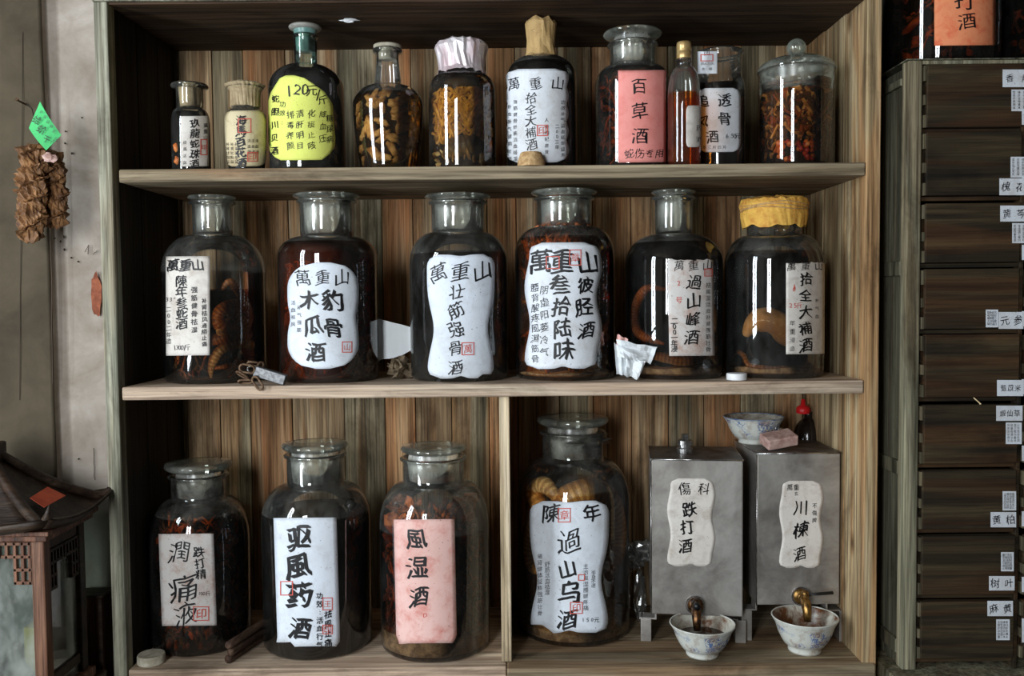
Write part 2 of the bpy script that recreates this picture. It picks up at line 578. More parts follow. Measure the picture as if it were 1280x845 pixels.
M_PLASTER = simple('stained_plaster', (184, 174, 164), 0.9, c2=(134, 122, 108), var_scale=8, bmp=0.3, bscale=60, hard=0.2)
M_CONC = simple('greenish_concrete', (98, 88, 70), 0.9, c2=(60, 51, 39), var_scale=7, bmp=0.4, bscale=50, hard=0.25)
M_BRICKR = simple('exposed_red_brick', (158, 92, 66), 0.9, c2=(120, 66, 46), var_scale=60, bmp=0.5)
M_STEEL = simple('dull_steel', (196, 192, 186), 0.40, 0.62, c2=(138, 132, 126), var_scale=10, hard=0.16, bmp=0.05, bscale=40)
M_STEEL_TOP = simple('dirty_steel', (120, 114, 108), 0.5, 0.6, c2=(70, 58, 50), var_scale=26, hard=0.15)
M_STEEL_B = simple('bright_steel', (200, 200, 200), 0.25, 0.9, c2=(130, 126, 120), var_scale=50)
M_BRASS = simple('worn_brass', (176, 136, 76), 0.35, 0.85, c2=(96, 70, 40), var_scale=60)
M_BRASS_D = simple('dark_worn_brass', (120, 84, 52), 0.35, 0.8, c2=(40, 32, 28), var_scale=80)
M_BLACKP = simple('black_plastic', (22, 22, 22), 0.4)
M_RUST = simple('rusty_chain', (128, 104, 80), 0.7, 0.3, c2=(80, 54, 36), var_scale=120, bmp=0.4)
M_LOCK = simple('grey_lock_metal', (118, 120, 122), 0.4, 0.6, c2=(84, 84, 86), var_scale=200)
M_WHITEP = simple('white_plastic', (236, 238, 240), 0.4)
M_OFFW = simple('off_white_lid', (196, 190, 172), 0.6, c2=(160, 152, 132), var_scale=40)
M_GOLD = simple('gold_screw_cap', (214, 184, 128), 0.35, 0.5, c2=(180, 146, 90), var_scale=60)
M_CORK = simple('pale_cork', (206, 172, 126), 0.9, c2=(166, 130, 86), var_scale=120, bmp=0.5)
M_FOIL = simple('crumpled_foil_paper', (222, 218, 220), 0.38, 0.3, c2=(204, 176, 180), var_scale=14, hard=0.12)
M_REDP = simple('red_plastic', (206, 30, 34), 0.35)
M_PINKB = simple('pinkish_stone', (206, 176, 166), 0.7, c2=(168, 132, 122), var_scale=50, bmp=0.6, bscale=140)
M_LEAF = simple('dry_leaf', (150, 134, 110), 0.85, c2=(104, 88, 68), var_scale=60)
M_BUNDLE = simple('dried_brown_skin', (160, 116, 74), 0.55, c2=(74, 46, 30), var_scale=45, bmp=0.8, bscale=180, hard=0.2)
M_STRING = simple('dark_string', (46, 38, 30), 0.9)
M_TEAL = simple('teal_plug', (122, 158, 152), 0.3, c2=(96, 132, 126))
M_GREYR = simple('grey_rubber_disc', (168, 166, 158), 0.5, c2=(140, 138, 130))
M_ORSQ = simple('orange_red_paper', (196, 84, 46), 0.7, c2=(176, 66, 36))
M_PLASTIC = glass('clear_plastic_film', (0.88, 0.89, 0.89), (0.5, 0.5, 0.5), 0.04, rough=0.08)
M_FLOOR = simple('grey_stone_floor', (78, 74, 68), 0.8, c2=(60, 56, 52), var_scale=4)
M_CEIL = simple('dim_ceiling', (84, 76, 64), 0.9, c2=(66, 60, 50), var_scale=3)
M_WALLI = simple('dim_room_wall', (70, 64, 56), 0.9, c2=(54, 50, 44), var_scale=3)
M_SEEN = simple('objects_in_lantern', (120, 128, 124), 0.8, c2=(80, 84, 84), var_scale=30)
M_YELLOWB = simple('yellow_box', (206, 188, 60), 0.6)


def bowl_mat():
    m, nt, out = newmat('blue_and_white_porcelain')
    v = coords(nt, (1, 1, 1), False)
    t = tnoise(nt, v, 70, 2, 0.5, 2.2)
    lines = ramp(nt, t, [(0.40, (0, 0, 0, 1)), (0.45, (1, 1, 1, 1)), (0.53, (1, 1, 1, 1)), (0.57, (0, 0, 0, 1))])
    t1 = tnoise(nt, v, 16, 2, 0.5)
    area = ramp(nt, t1, [(0.46, (0, 0, 0, 1)), (0.51, (1, 1, 1, 1))])
    tc = nd(nt, 'ShaderNodeTexCoord')
    sp = nd(nt, 'ShaderNodeSeparateXYZ')
    nt.links.new(tc.outputs['Object'], sp.inputs[0])
    band = ramp(nt, sp.outputs[2], [(0.018, (0, 0, 0, 1)), (0.024, (1, 1, 1, 1)), (0.055, (1, 1, 1, 1)), (0.062, (0, 0, 0, 1))])
    f1 = mixc(nt, 1.0, lines, area, 'MULTIPLY')
    f2 = mixc(nt, 1.0, f1, band, 'MULTIPLY')
    col = mixc(nt, f2, lin((208, 210, 202)), lin((96, 122, 168)))
    t2 = tnoise(nt, v, 26, 7, 0.7)
    dirt = ramp(nt, t2, [(0.5, (0, 0, 0, 1)), (0.68, (0.8, 0.8, 0.8, 1))])
    col = mixc(nt, dirt, col, lin((134, 96, 54)))
    b = nd(nt, 'ShaderNodeBsdfPrincipled', i_Roughness=0.25)
    nt.links.new(col, b.inputs['Base Color'])
    nt.links.new(b.outputs[0], out.inputs[0])
    return m


M_BOWL = bowl_mat()
M_BOWL_IN = simple('stained_bowl_inside', (206, 204, 190), 0.3, c2=(104, 60, 26), var_scale=20, hard=0.09)
M_BLUERIM = simple('blue_rim_glaze', (86, 104, 142), 0.3, c2=(150, 158, 166), var_scale=60)
M_TEA = simple('dark_drips_liquid', (40, 20, 10), 0.1, spec=0.8)

# ------------------------------------------------------------------ writing
_gc = {}


def glyph(ch, thin):
    key = (ch, thin)
    if key in _gc:
        return _gc[key]
    c = bpy.data.curves.new('glyph', 'FONT')
    c.body = ch
    c.offset = thin
    c.resolution_u = 2
    o = bpy.data.objects.new('glyph', c)
    COL.objects.link(o)
    bpy.context.view_layer.update()
    me = o.to_mesh()
    vs = [(v.co.x, v.co.y) for v in me.vertices]
    fs = [tuple(p.vertices) for p in me.polygons]
    o.to_mesh_clear()
    bpy.data.objects.remove(o)
    bpy.data.curves.remove(c)
    if vs:
        if ord(ch) < 0x2000:
            xs = [v[0] for v in vs]
            cx_, cy_ = (min(xs) + max(xs)) / 2, 0.35
        else:
            cx_, cy_ = 0.5, 0.38
        vs = [(x - cx_, y - cy_) for x, y in vs]
    _gc[key] = (vs, fs)
    return _gc[key]


def put_glyph(geo, ch, px, py, size, mapper, off, weight=0.012, mi=0, rot=0.0, wrap=True, sx=0.92, wild=1.0, r=rnd):
    """one character: font outline warped like handwriting, stamped along a slanted nib"""
    big = size > 13
    if size < 10:
        wild *= 0.5
    vs, fs = glyph(ch, -0.010 if big else 0.0)
    if not vs:
        return
    rot = rot + math.radians(r.uniform(-5, 5)) * wild
    shear = 0.15 * wild
    p1, p2, p3 = r.uniform(0, 6), r.uniform(0, 6), r.uniform(0, 6)
    k = size * r.uniform(0.92, 1.08)
    bm = bmesh.new()
    bv = [bm.verts.new((x, y, 0)) for x, y in vs]
    for f in fs:
        try:
            bm.faces.new([bv[i] for i in f])
        except ValueError:
            pass
    if wrap and size > 12:
        n = 6 if size > 24 else 4
        for q in range(n):
            x = -0.5 + (q + 0.5) / n
            g = list(bm.verts) + list(bm.edges) + list(bm.faces)
            bmesh.ops.bisect_plane(bm, geom=g, plane_co=(x, 0, 0), plane_no=(1, 0, 0))
    bm.verts.index_update()
    faces = [[v.index for v in f.verts] for f in bm.faces]
    w_ = max(0.0, weight) * 0.9 + 0.014
    if big:
        st = [(-w_, w_ * 0.9), (-w_ * .35, w_ * .3), (w_ * .35, -w_ * .3), (w_, -w_ * 0.9)] if weight > 0.012 else [(-w_, w_ * 0.8), (0, 0), (w_, -w_ * 0.8)]
    elif weight > 0.018:
        st = [(-0.02, 0.02), (0.02, -0.02)]
    else:
        st = [(0, 0)]
    c, s_ = math.cos(rot), math.sin(rot)
    for dx, dy in st:
        out = []
        for v in bm.verts:
            x, y = v.co.x + dx, v.co.y + dy
            xx = x * sx + wild * (0.045 * math.sin(4.2 * y + p1) + 0.022 * math.sin(9 * y + p2))
            yy = y + shear * x + wild * (0.045 * math.sin(4.8 * x + p3) + 0.020 * math.sin(10 * x + p1))
            X, Y = xx * c - yy * s_, xx * s_ + yy * c
            out.append(mapper(px + X * k, py - Y * k, off))
        geo.add(out, faces, mi)
    bm.free()


def column(geo, text, x, y0, y1, size, mapper, off, dx=0, **kw):
    n = len(text)
    for i, ch in enumerate(text):
        t = i / (n - 1) if n > 1 else 0.5
        put_glyph(geo, ch, x + dx * t + rnd.uniform(-.03, .03) * size, y0 + (y1 - y0) * t, size, mapper, off, **kw)


def line(geo, text, y, x0, x1, size, mapper, off, dy=0, **kw):
    n = len(text)
    for i, ch in enumerate(text):
        t = i / (n - 1) if n > 1 else 0.5
        put_glyph(geo, ch, x0 + (x1 - x0) * t, y + dy * t, size, mapper, off, **kw)


def seal(geos, x, y, w_, h_, mapper, off, ch='印', mi=0):
    geo = Geo()
    geos.append(geo)
    t = 1.1
    for a in ((x - w_ / 2, y - h_ / 2, x + w_ / 2, y - h_ / 2 + t), (x - w_ / 2, y + h_ / 2 - t, x + w_ / 2, y + h_ / 2),
              (x - w_ / 2, y - h_ / 2, x - w_ / 2 + t, y + h_ / 2), (x + w_ / 2 - t, y - h_ / 2, x + w_ / 2, y + h_ / 2)):
        n = 5
        top = [mapper(a[0] + (a[2] - a[0]) * i / n, a[1], off) for i in range(n + 1)]
        bot = [mapper(a[0] + (a[2] - a[0]) * i / n, a[3], off) for i in range(n + 1)]
        geo.add(top + bot, [(i, i + 1, n + 2 + i, n + 1 + i) for i in range(n)], mi)
    if ch:
        put_glyph(geo, ch, x, y, min(w_, h_) * 0.82, mapper, off, mi=mi, wild=0.5)


SHAPES = {
    'rect': lambda t: (0, 1),
    'clip': lambda t: ((0.07 * max(0, (t - 0.95) / 0.05)), 1 - 0.07 * max(0, (t - 0.95) / 0.05)),
    'gourd': lambda t: _gourd(t),
    'egg': lambda t: _egg(t),
    'scallop': lambda t: _scallop(t),
    'round': lambda t: _round(t, 0.16),
    'yellow': lambda t: _yellow(t),
    'wavy': lambda t: _wavy(t),
}


def _round(t, c):
    e = 0
    if t < c:
        e = 1 - math.sqrt(max(0, 1 - ((c - t) / c) ** 2))
    if t > 1 - c:
        e = 1 - math.sqrt(max(0, 1 - ((t - 1 + c) / c) ** 2))
    return 0.17 * e, 1 - 0.17 * e


def _gourd(t):
    a, b = _round(t, 0.1)
    w_ = 0.10 * math.exp(-((t - 0.60) / 0.20) ** 2)
    return a + w_, b - w_


def _egg(t):
    c = 0.24
    e = 0
    if t < c:
        e = 1 - math.sqrt(max(0, 1 - ((c - t) / c) ** 2))
    if t > 1 - c:
        e = 1 - math.sqrt(max(0, 1 - ((t - 1 + c) / c) ** 2))
    w_ = 0.04 * math.exp(-((t - 0.52) / 0.1) ** 2)
    return 0.40 * e + w_, 1 - 0.40 * e - w_


def _scallop(t):
    a, b = _round(t, 0.07)
    s_ = 0.035 * abs(math.sin(t * math.pi * 5.2))
    return a + 0.035 - s_, b - 0.035 + s_


def _wavy(t):
    a, b = _round(t, 0.07)
    s_ = 0.07 * (0.5 + 0.5 * math.sin(t * 11 + 0.8))
    q = 0.07 * (0.5 + 0.5 * math.sin(t * 13 + 2.2))
    return a + s_, b - q


def _yellow(t):
    ta = ((0, .28), (.02, .20), (.10, .13), (.20, .05), (.30, .01), (.80, 0), (.90, .04), (.96, .10), (1, .2))
    tb = ((0, .40), (.02, .52), (.10, .67), (.20, .84), (.27, .90), (.35, .96), (.55, .97), (.75, 1), (.85, .99), (.93, .92), (1, .8))

    def f(tab):
        for (a, u), (b, v_) in zip(tab, tab[1:]):
            if t <= b:
                return u + (v_ - u) * (t - a) / (b - a)
        return tab[-1][1]
    return f(ta), f(tb)


def label_on(root, box, shape, mat, mapper, inks, seals=None, name='paper_label', tilt=0.0, ragged=0.0, off=0.0012, lab=None, thick=0.0006, both=None):
    """box in photo pixels; inks: callable(geo, mapper, off) adding the writing"""
    x0, y0, x1, y1 = box
    fn = SHAPES[shape]
    nr, nc = 30, 14
    g = Geo()
    vs = []
    for i in range(nr + 1):
        t = i / nr
        a, b = fn(t)
        if ragged and i == 0:
            pass
        for j in range(nc + 1):
            u = a + (b - a) * j / nc
            yy = y0 + (y1 - y0) * t
            if i == 0 and ragged:
                yy += ragged * noise.noise(Vector((j * 1.7, x0, 0)))
            if shape in ('gourd', 'wavy') and i > nr - 3:
                yy -= (i - nr + 3) / 3 * 3.0 * math.exp(-((u - 0.5) / 0.08) ** 2)
            if shape == 'gourd' and i < 3:
                yy += (3 - i) / 3 * 2.0 * math.exp(-((u - 0.5) / 0.12) ** 2)
            vs.append(mapper(x0 + (x1 - x0) * u + tilt * (t - 0.5), yy, off))
    W = nc + 1
    g.add(vs, [(i * W + j, (i + 1) * W + j, (i + 1) * W + j + 1, i * W + j + 1) for i in range(nr) for j in range(nc)])
    if both:
        both(g, mapper, off + 0.0006)
        o = g.build(name, [mat, INK], root)
        return o
    o = g.build(name, mat, root, smooth=True, solid=thick)
    if lab:
        o['label'] = lab
    if inks:
        k = Geo()
        inks(k, mapper, off + 0.0006)
        wr = k.build('handwriting', [INK, INK_S, REDD], o)
    if seals:
        ks = []
        seals(ks, mapper, off + 0.0009)
        for k in ks:
            k.build('seal_stamp', RED, o)
    return o


# ------------------------------------------------------------------ shell of the shelf
Z1 = at(640, 207.0, 0).z      # top faces of the three shelves
Z2 = at(640, 479.5, 0).z
Z3 = at(640, 833.0, 0).z
T1_, T2_, T3_ = 0.0262, 0.0268, 0.0268
D = 0.37
XL_OUT, XL_IN = at(130, 420, 0).x, at(147, 420, 0).x
XR_IN, XR_OUT = at(1081, 420, 0).x, at(1099, 420, 0).x
ZTOP = at(640, 1, 0).z
XDIV0, XDIV1 = at(625, 640, 0).x, at(638, 640, 0).x
cab = thing('shelf_cabinet', 'big weathered wooden wall shelf holding all the glass wine jars', 'shelf', ((XL_OUT + XR_OUT) / 2, 0, 0))


def part_box(name, lo, hi, mat, parent, bevel=0.0015, lab=None, wob=0.0):
    g = Geo()
    g.box(lo, hi)
    o = g.build(name, mat, parent, bevel=bevel)
    if lab:
        o['label'] = lab
    return o


# side panels, boards, divider
part_box('front_post', (XL_OUT, -0.004, 0.0), (XL_IN, 0.03, ZTOP + 0.1), W_POST, cab, 0.003, 'grey weathered front edge board')
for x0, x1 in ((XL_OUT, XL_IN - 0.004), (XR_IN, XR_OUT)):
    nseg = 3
    W_S = W_SIDE_SHADE if x0 < 0 else W_SIDE
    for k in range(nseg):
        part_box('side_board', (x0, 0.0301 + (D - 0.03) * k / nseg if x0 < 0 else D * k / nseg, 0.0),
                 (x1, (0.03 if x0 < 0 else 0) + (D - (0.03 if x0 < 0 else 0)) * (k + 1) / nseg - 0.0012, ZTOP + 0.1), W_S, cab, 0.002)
g = Geo()
g.box((XL_IN, 0.0, ZTOP), (XR_IN, 0.105, ZTOP + 0.035))
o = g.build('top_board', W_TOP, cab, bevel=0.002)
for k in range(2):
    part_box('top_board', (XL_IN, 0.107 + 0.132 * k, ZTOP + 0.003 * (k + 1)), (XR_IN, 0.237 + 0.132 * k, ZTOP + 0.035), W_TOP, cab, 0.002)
part_box('top_edge', (XL_OUT, -0.01, ZTOP + 0.004), (XR_OUT - 0.04, -0.0005, ZTOP + 0.05), W_POST, cab, 0.002)
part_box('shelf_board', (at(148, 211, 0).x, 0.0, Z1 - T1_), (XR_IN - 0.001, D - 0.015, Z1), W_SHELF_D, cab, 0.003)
part_box('shelf_board', (at(152, 484, 0).x, 0.0, Z2 - T2_), (XR_IN - 0.001, D - 0.015, Z2), W_SHELF, cab, 0.003)
XD = (XDIV0 + XDIV1) / 2
part_box('bottom_board', (at(160, 830, 0).x, 0.0, Z3 - T3_), (XD - 0.0006, D - 0.015, Z3), W_SHELF, cab, 0.003)
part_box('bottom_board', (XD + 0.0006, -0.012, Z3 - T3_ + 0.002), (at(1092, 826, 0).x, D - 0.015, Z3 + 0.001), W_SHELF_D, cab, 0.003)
part_box('divider', (XDIV0, 0.02, Z3 + 0.001), (XDIV1, D - 0.016, Z2 - T2_), W_DIVIDER, cab, 0.002)
# back boards, one object each
edges = [150, 235, 276, 314, 366, 431, 482, 520, 565, 612, 648, 700, 742, 790, 836, 880, 926, 968, 1004, 1040]
mats = [W_BACK_G, W_BACK, W_BACK_G, W_BACK_O, W_BACK, W_BACK_G, W_BACK_O, W_BACK, W_BACK_G, W_BACK_O, W_BACK, W_BACK_G, W_BACK_O, W_BACK, W_BACK_G, W_BACK_O, W_BACK_G, W_BACK, W_BACK_G]
for i in range(len(edges) - 1):
    xa = max(at(edges[i], 560, D - 0.014).x, XL_OUT + 0.004)
    xb = at(edges[i + 1], 560, D - 0.014).x
    if i == len(edges) - 2:
        xb = XR_IN
    dd = rnd.uniform(0, 0.004)
    part_box('back_board', (xa + 0.0008, D - 0.014 + dd, 0.05), (xb - 0.0008, D + 0.006, ZTOP + 0.09), mats[i], cab, 0.002)
# boards closing the front below the bottom shelf
for i in range(14):
    xa = XL_IN + (XR_IN - XL_IN) * i / 14
    xb = XL_IN + (XR_IN - XL_IN) * (i + 1) / 14
    part_box('lower_front_board', (xa + 0.001, 0.02, 0.0), (xb - 0.001, 0.035, Z3 - T3_ - 0.001), W_BACK_G, cab, 0.002)
# torn scrap of shiny tape left under the top board
g = Geo()
p = at(436, 20, 0.10)
g.blob((p.x, 0.10, ZTOP - 0.004), (0.017, 0.006, 0.0035), 3, 1.1, 7, freq=3)
o = g.build('tape_scrap', M_WHITEP)
tag(origin_to(o, (p.x, 0.10, ZTOP)), 'tiny silvery scrap stuck under the dark top board above the yellow label', 'scrap')

# ------------------------------------------------------------------ jars
SHELFZ = {1: Z1, 2: Z2, 3: Z3}


class Jar:
    pass


def make_jar(label, cx, r, row, Yf, ysh, ynb, rn, yrim, cat='jar', name='glass_jar', lip=1.10, glassm=None, liq=None, yliq=None,
             taper=1.0, rlip=None, curve=1.0, neck_bot=None, ymid=None, base_lift=0.0, sedim=None, plain=False):
    J = Jar()
    J.R = r * (1.8 + Yf) / (FPX - r)
    J.Yc = Yf + J.R
    s = (1.8 + J.Yc) / FPX
    zb = SHELFZ[row] + base_lift
    if row == 3 and cx > 637:
        zb += 0.001
    ybase = proj((0, J.Yc, zb))[1]
    ym = ymid or (ybase + ysh) / 2
    J.X = at(cx, ym, J.Yc).x
    J.zb = zb
    J.cx, J.r, J.s = cx, r, s

    def z(py):
        # pixel row at the jar's axis -> height
        return at(cx, py, J.Yc).z
    J.z = z
    zsh, znb, zr = z(ysh), z(ynb), z(yrim)
    R, RN = J.R, rn * s
    RL = (rlip * s) if rlip else RN * lip
    nb = (neck_bot * s) if neck_bot else RN
    prof = [(0.001, zb + 0.004), (R * taper * 0.80, zb + 0.003), (R * taper * 0.90, zb), (R * taper * 0.97, zb + 0.003), (R * taper * (1 if taper == 1 else 1.0), zb + 0.010)]
    if taper != 1.0:
        for k in range(1, 5):
            t = k / 5
            prof.append((R * (taper + (1 - taper) * math.sin(t * math.pi / 2)), zb + 0.01 + (zsh - zb - 0.01) * t))
    prof.append((R, zsh))
    for k in range(1, 11):
        t = k / 10 * math.pi / 2
        prof.append((nb + (R - nb) * math.cos(t) ** curve, zsh + (znb - zsh) * math.sin(t)))
    prof.append((nb + (RN - nb) * 0.3, znb + (zr - znb) * 0.2))
    prof.append((RN, znb + (zr - znb) * 0.75))
    body_top = len(prof)
    lh = min(0.008, (zr - znb) * 0.3)
    prof += [(RN * 1.01, zr - lh), (RL, zr - lh * 0.75), (RL * 1.01, zr - lh * 0.3), (RL * 0.97, zr), (RN * 0.93, zr), (RN * 0.91, zr - lh)]
    J.prof = prof
    J.zsh, J.znb, J.zr, J.RN, J.RL = zsh, znb, zr, RN, RL
    J.root = thing(name, label, cat, (J.X, J.Yc, zb))
    g = Geo()
    g.lathe(prof, (J.X, J.Yc, 0))
    zl = z(yliq) if liq else 99
    for fi, f in enumerate(g.f):
        if sum(g.v[q].z for q in f) / 4 > zl:
            g.m[fi] = 1
    J.body = g.build('body', [glassm or M_GLASS, M_FILM if glassm is not M_GLASS_G else M_GLASS_G], J.root, smooth=True)

    def rad(zz):
        for (r0, z0), (r1, z1) in zip(prof[3:body_top], prof[4:body_top]):
            if z0 <= zz <= z1 and z1 > z0:
                return r0 + (r1 - r0) * (zz - z0) / (z1 - z0)
        return RN
    J.rad = rad
    if liq:
        zt = z(yliq)
        pr = [(0.001, zb + 0.0075), (R * taper * 0.9, zb + 0.0075)]
        n = 22
        for k in range(n + 1):
            zz = zb + 0.010 + (zt - zb - 0.010) * k / n
            pr.append((rad(zz) * 0.972 - 0.0004, zz))
        pr.append((0.001, zt))
        g = Geo()
        g.lathe(pr, (J.X, J.Yc, 0))
        J.liq = g.build('liquid', liq, J.root, smooth=False)
        for p_ in J.liq.data.polygons:
            p_.use_smooth = p_.center.z < zt - zb - 0.0005
        if liq.name in CORES:
            # opaque core added to darken the wine, standing in for its depth
            pr = [(0.001, zb + 0.009), (R * 0.38, zb + 0.009)] + [(rad(zb + 0.012 + (zt - zb - 0.014) * k / 12) * (0.40 if liq is L_CLEAR4 else 0.56), zb + 0.012 + (zt - zb - 0.014) * k / 12) for k in range(13)] + [(0.001, zt - 0.001)]
            g = Geo()
            g.lathe(pr, (J.X, J.Yc, 0), 32)
            g.build('added_dark_core', CORES[liq.name], J.liq, smooth=True)
    if sedim:
        ysd, ms = sedim
        zt = z(ysd)
        pr = [(0.001, zb + 0.0082), (R * taper * 0.91, zb + 0.0084), (rad(zb + 0.012) * 0.982, zb + 0.013), (rad(zt) * 0.982, zt), (0.001, zt + 0.003)]
        g = Geo()
        g.lathe(pr, (J.X, J.Yc, 0), jit=lambda r_, z_, a, k: (r_, z_ + (0.006 * noise.noise(Vector((math.cos(a) * 2, math.sin(a) * 2, zb))) if k >= 3 else 0)))
        g.build('sediment', ms, J.root, smooth=True)

    def mapper(px, py, off):
        zz = z(py)
        for _ in range(2):
            ax = proj((J.X, J.Yc, zz))[0]
            sn = max(-0.995, min(0.995, (px - ax) / (rad(zz) / s)))
            phi = math.atan2(J.X, J.Yc - CAM.y)
            a = math.asin(sn) - phi
            rr = rad(zz) + off
            P = Vector((J.X + rr * math.sin(a), J.Yc - rr * math.cos(a), zz))
            zz = at(ax, py, P.y).z
        rr = rad(zz) + off
        return Vector((J.X + rr * math.sin(a), J.Yc - rr * math.cos(a), zz))
    J.map = mapper

    def inside(px, py, depth=0.9):
        """a point inside the jar seen at that pixel, at a share of the radius"""
        p_ = mapper(px, py, 0)
        ax = Vector((J.X, J.Yc, p_.z))
        return ax + (p_ - ax) * depth
    J.inside = inside
    return J


def stopper(J, rd, yt, yb_, plug=M_FROST, disc=M_DISC, plug_y=None, lens=True):
    """ground glass stopper: flat disc, short stem, frosted conical plug"""
    zt, zb_ = J.z(yt + (yb_ - yt) * 0.45), J.z(yb_)
    zb_ = max(zb_, J.zr + 0.001)
    zt = max(zt, zb_ + 0.009)
    R_ = rd * J.s
    o = thing('glass_stopper', 'x', 'stopper', (J.X, J.Yc, zb_)) if False else None
    g = Geo()
    g.lathe([(0.001, zb_ + 0.001), (R_ * 0.78, zb_), (R_ * 0.95, zb_ + (zt - zb_) * 0.35), (R_, zb_ + (zt - zb_) * 0.65), (R_ * 0.97, zt), (R_ * 0.7, zt + 0.0005), (0.001, zt - 0.001)], (J.X, J.Yc, 0))
    d = g.build('stopper', disc, J.root, smooth=True)
    g = Geo()
    zp = J.z(plug_y) if plug_y else J.znb + 0.004
    g.lathe([(J.RN * 0.80, zb_), (J.RN * 0.84, J.zr - 0.004), (J.RN * 0.87, J.zr - 0.008), (J.RN * 0.80, zp + 0.002), (J.RN * 0.70, zp), (0.001, zp)], (J.X, J.Yc, 0))
    g.build('plug', plug, d, smooth=True)
    return d


def chips(J, name, label, mats, n, y0, y1, size, seed, depth=(0.7, 0.93), fibre=0.3, cat='herbs', full=False, long=2.2):
    r = random.Random(seed)
    g = Geo()
    z0, z1 = J.zb + 0.012, J.z(y0)
    zlow = J.z(y1) if y1 else z0
    zlow = max(zlow, z0)
    for i in range(n):
        zz = r.uniform(zlow, z1)
        a = r.uniform(0, 2 * math.pi) if full else r.uniform(-math.pi * 0.62, math.pi * 0.62) - math.pi / 2
        rr = J.rad(zz) * r.uniform(*depth) - size * 0.3
        c = Vector((J.X + rr * math.cos(a), J.Yc + rr * math.sin(a), zz))
        mi = r.randrange(len(mats))
        rot = Matrix.Rotation(r.uniform(0, 6), 3, 'X') @ Matrix.Rotation(a, 3, 'Z') @ Matrix.Rotation(r.uniform(0, 6), 3, 'Y')
        k = size * r.uniform(0.6, 1.3)
        if r.random() < fibre:
            # thin curled root
            t = Vector((-math.sin(a), math.cos(a), r.uniform(-1.4, 1.4))).normalized()
            L = k * long
            pts = []
            for q in range(5):
                u = (q / 4 - 0.5) * L
                p_ = c + t * u + Vector((0, 0, 0.3 * L * math.sin(q * 1.3 + i)))
                rad_ = Vector((p_.x - J.X, p_.y - J.Yc))
                mx = J.rad(min(max(p_.z, J.zb + 0.012), z1)) * 0.93
                if rad_.length > mx:
                    rad_ *= mx / rad_.length
                pts.append((J.X + rad_.x, J.Yc + rad_.y, min(max(p_.z, z0), z1 + 0.004)))
            g.tube(pts, k * 0.11, 5, mi)
        else:
            kk = Vector((k * 0.5, k * 0.16, k * r.uniform(0.25, 0.5)))
            g.blob(c, kk, i + seed, 0.7, 3, mi, rot=rot)
    # keep every lump inside the glass
    for v in g.v:
        zz = min(max(v.z, J.zb + 0.010), J.zr)
        v.z = zz
        d = Vector((v.x - J.X, v.y - J.Yc))
        mx = J.rad(zz) * 0.955
        if d.length > mx:
            d *= mx / d.length
            v.x, v.y = J.X + d.x, J.Yc + d.y
    o = g.build(name, mats, None, smooth=False)
    origin_to(o, (J.X, J.Yc, z0))
    tag(o, label, cat, kind='stuff')
    return o


def snake(J, name, label, mat, pts, rad, n=14, cat='snake'):
    """pts: (px, py, depth share); smooth path through them"""
    P = [J.inside(x, y, d) if d >= 0 else (lambda q: Vector((2 * J.X - q.x, 2 * J.Yc - q.y, q.z)))(J.inside(x, y, -d)) for x, y, d in pts]
    out = []
    for i in range(len(P) - 1):
        p0, p1, p2, p3 = P[max(i - 1, 0)], P[i], P[i + 1], P[min(i + 2, len(P) - 1)]
        for k in range(7):
            t = k / 7
            out.append(0.5 * ((2 * p1) + (p2 - p0) * t + (2 * p0 - 5 * p1 + 4 * p2 - p3) * t * t + (3 * p1 - p0 - 3 * p2 + p3) * t ** 3))
    out.append(P[-1])
    R_ = rad * J.s
    N = len(out)
    rads = [R_ * min(1, 0.25 + 3.2 * i / N, 0.2 + 3.0 * (N - i) / N) for i in range(N)]
    for i, p in enumerate(out):
        p.z = max(p.z, J.zb + 0.011 + rads[i])
        d = Vector((p.x - J.X, p.y - J.Yc))
        mx = J.rad(p.z) * 0.968 - rads[i]
        if d.length > mx:
            d *= mx / d.length
            p.x, p.y = J.X + d.x, J.Yc + d.y
    g = Geo()
    g.tube(out, rads, n)
    o = g.build(name, mat, None, smooth=True)
    origin_to(o, out[0])
    tag(o, label, cat)
    return o


BRAND = '萬重山'

# ---- middle shelf -------------------------------------------------------
J = make_jar('clear jar of snake wine, tall white label, first on middle shelf from left', 269, 62, 2, 0.035, 340, 294, 24, 252, liq=L_SNAKE, yliq=362, rlip=28)
stopper(J, 29, 243, 251)


def ink(g, m, o_):
    line(g, BRAND, 331, 222, 250, 17, m, o_, weight=0.03)
    column(g, '陳年叁蛇酒', 232, 351, 404, 15, m, o_, weight=0.02)
    column(g, '强筋健骨祛湿', 246, 362, 412, 8, m, o_, weight=0.02)
    column(g, '补肾祛风通络止痛', 257, 376, 430, 7, m, o_, weight=0.02)
    column(g, '二00二年造', 217, 386, 426, 7, m, o_, weight=0.01)
    line(g, '1300/斤', 434, 224, 238, 8, m, o_, mi=1)
    line(g, '33°', 374, 215, 224, 7, m, o_, mi=1)


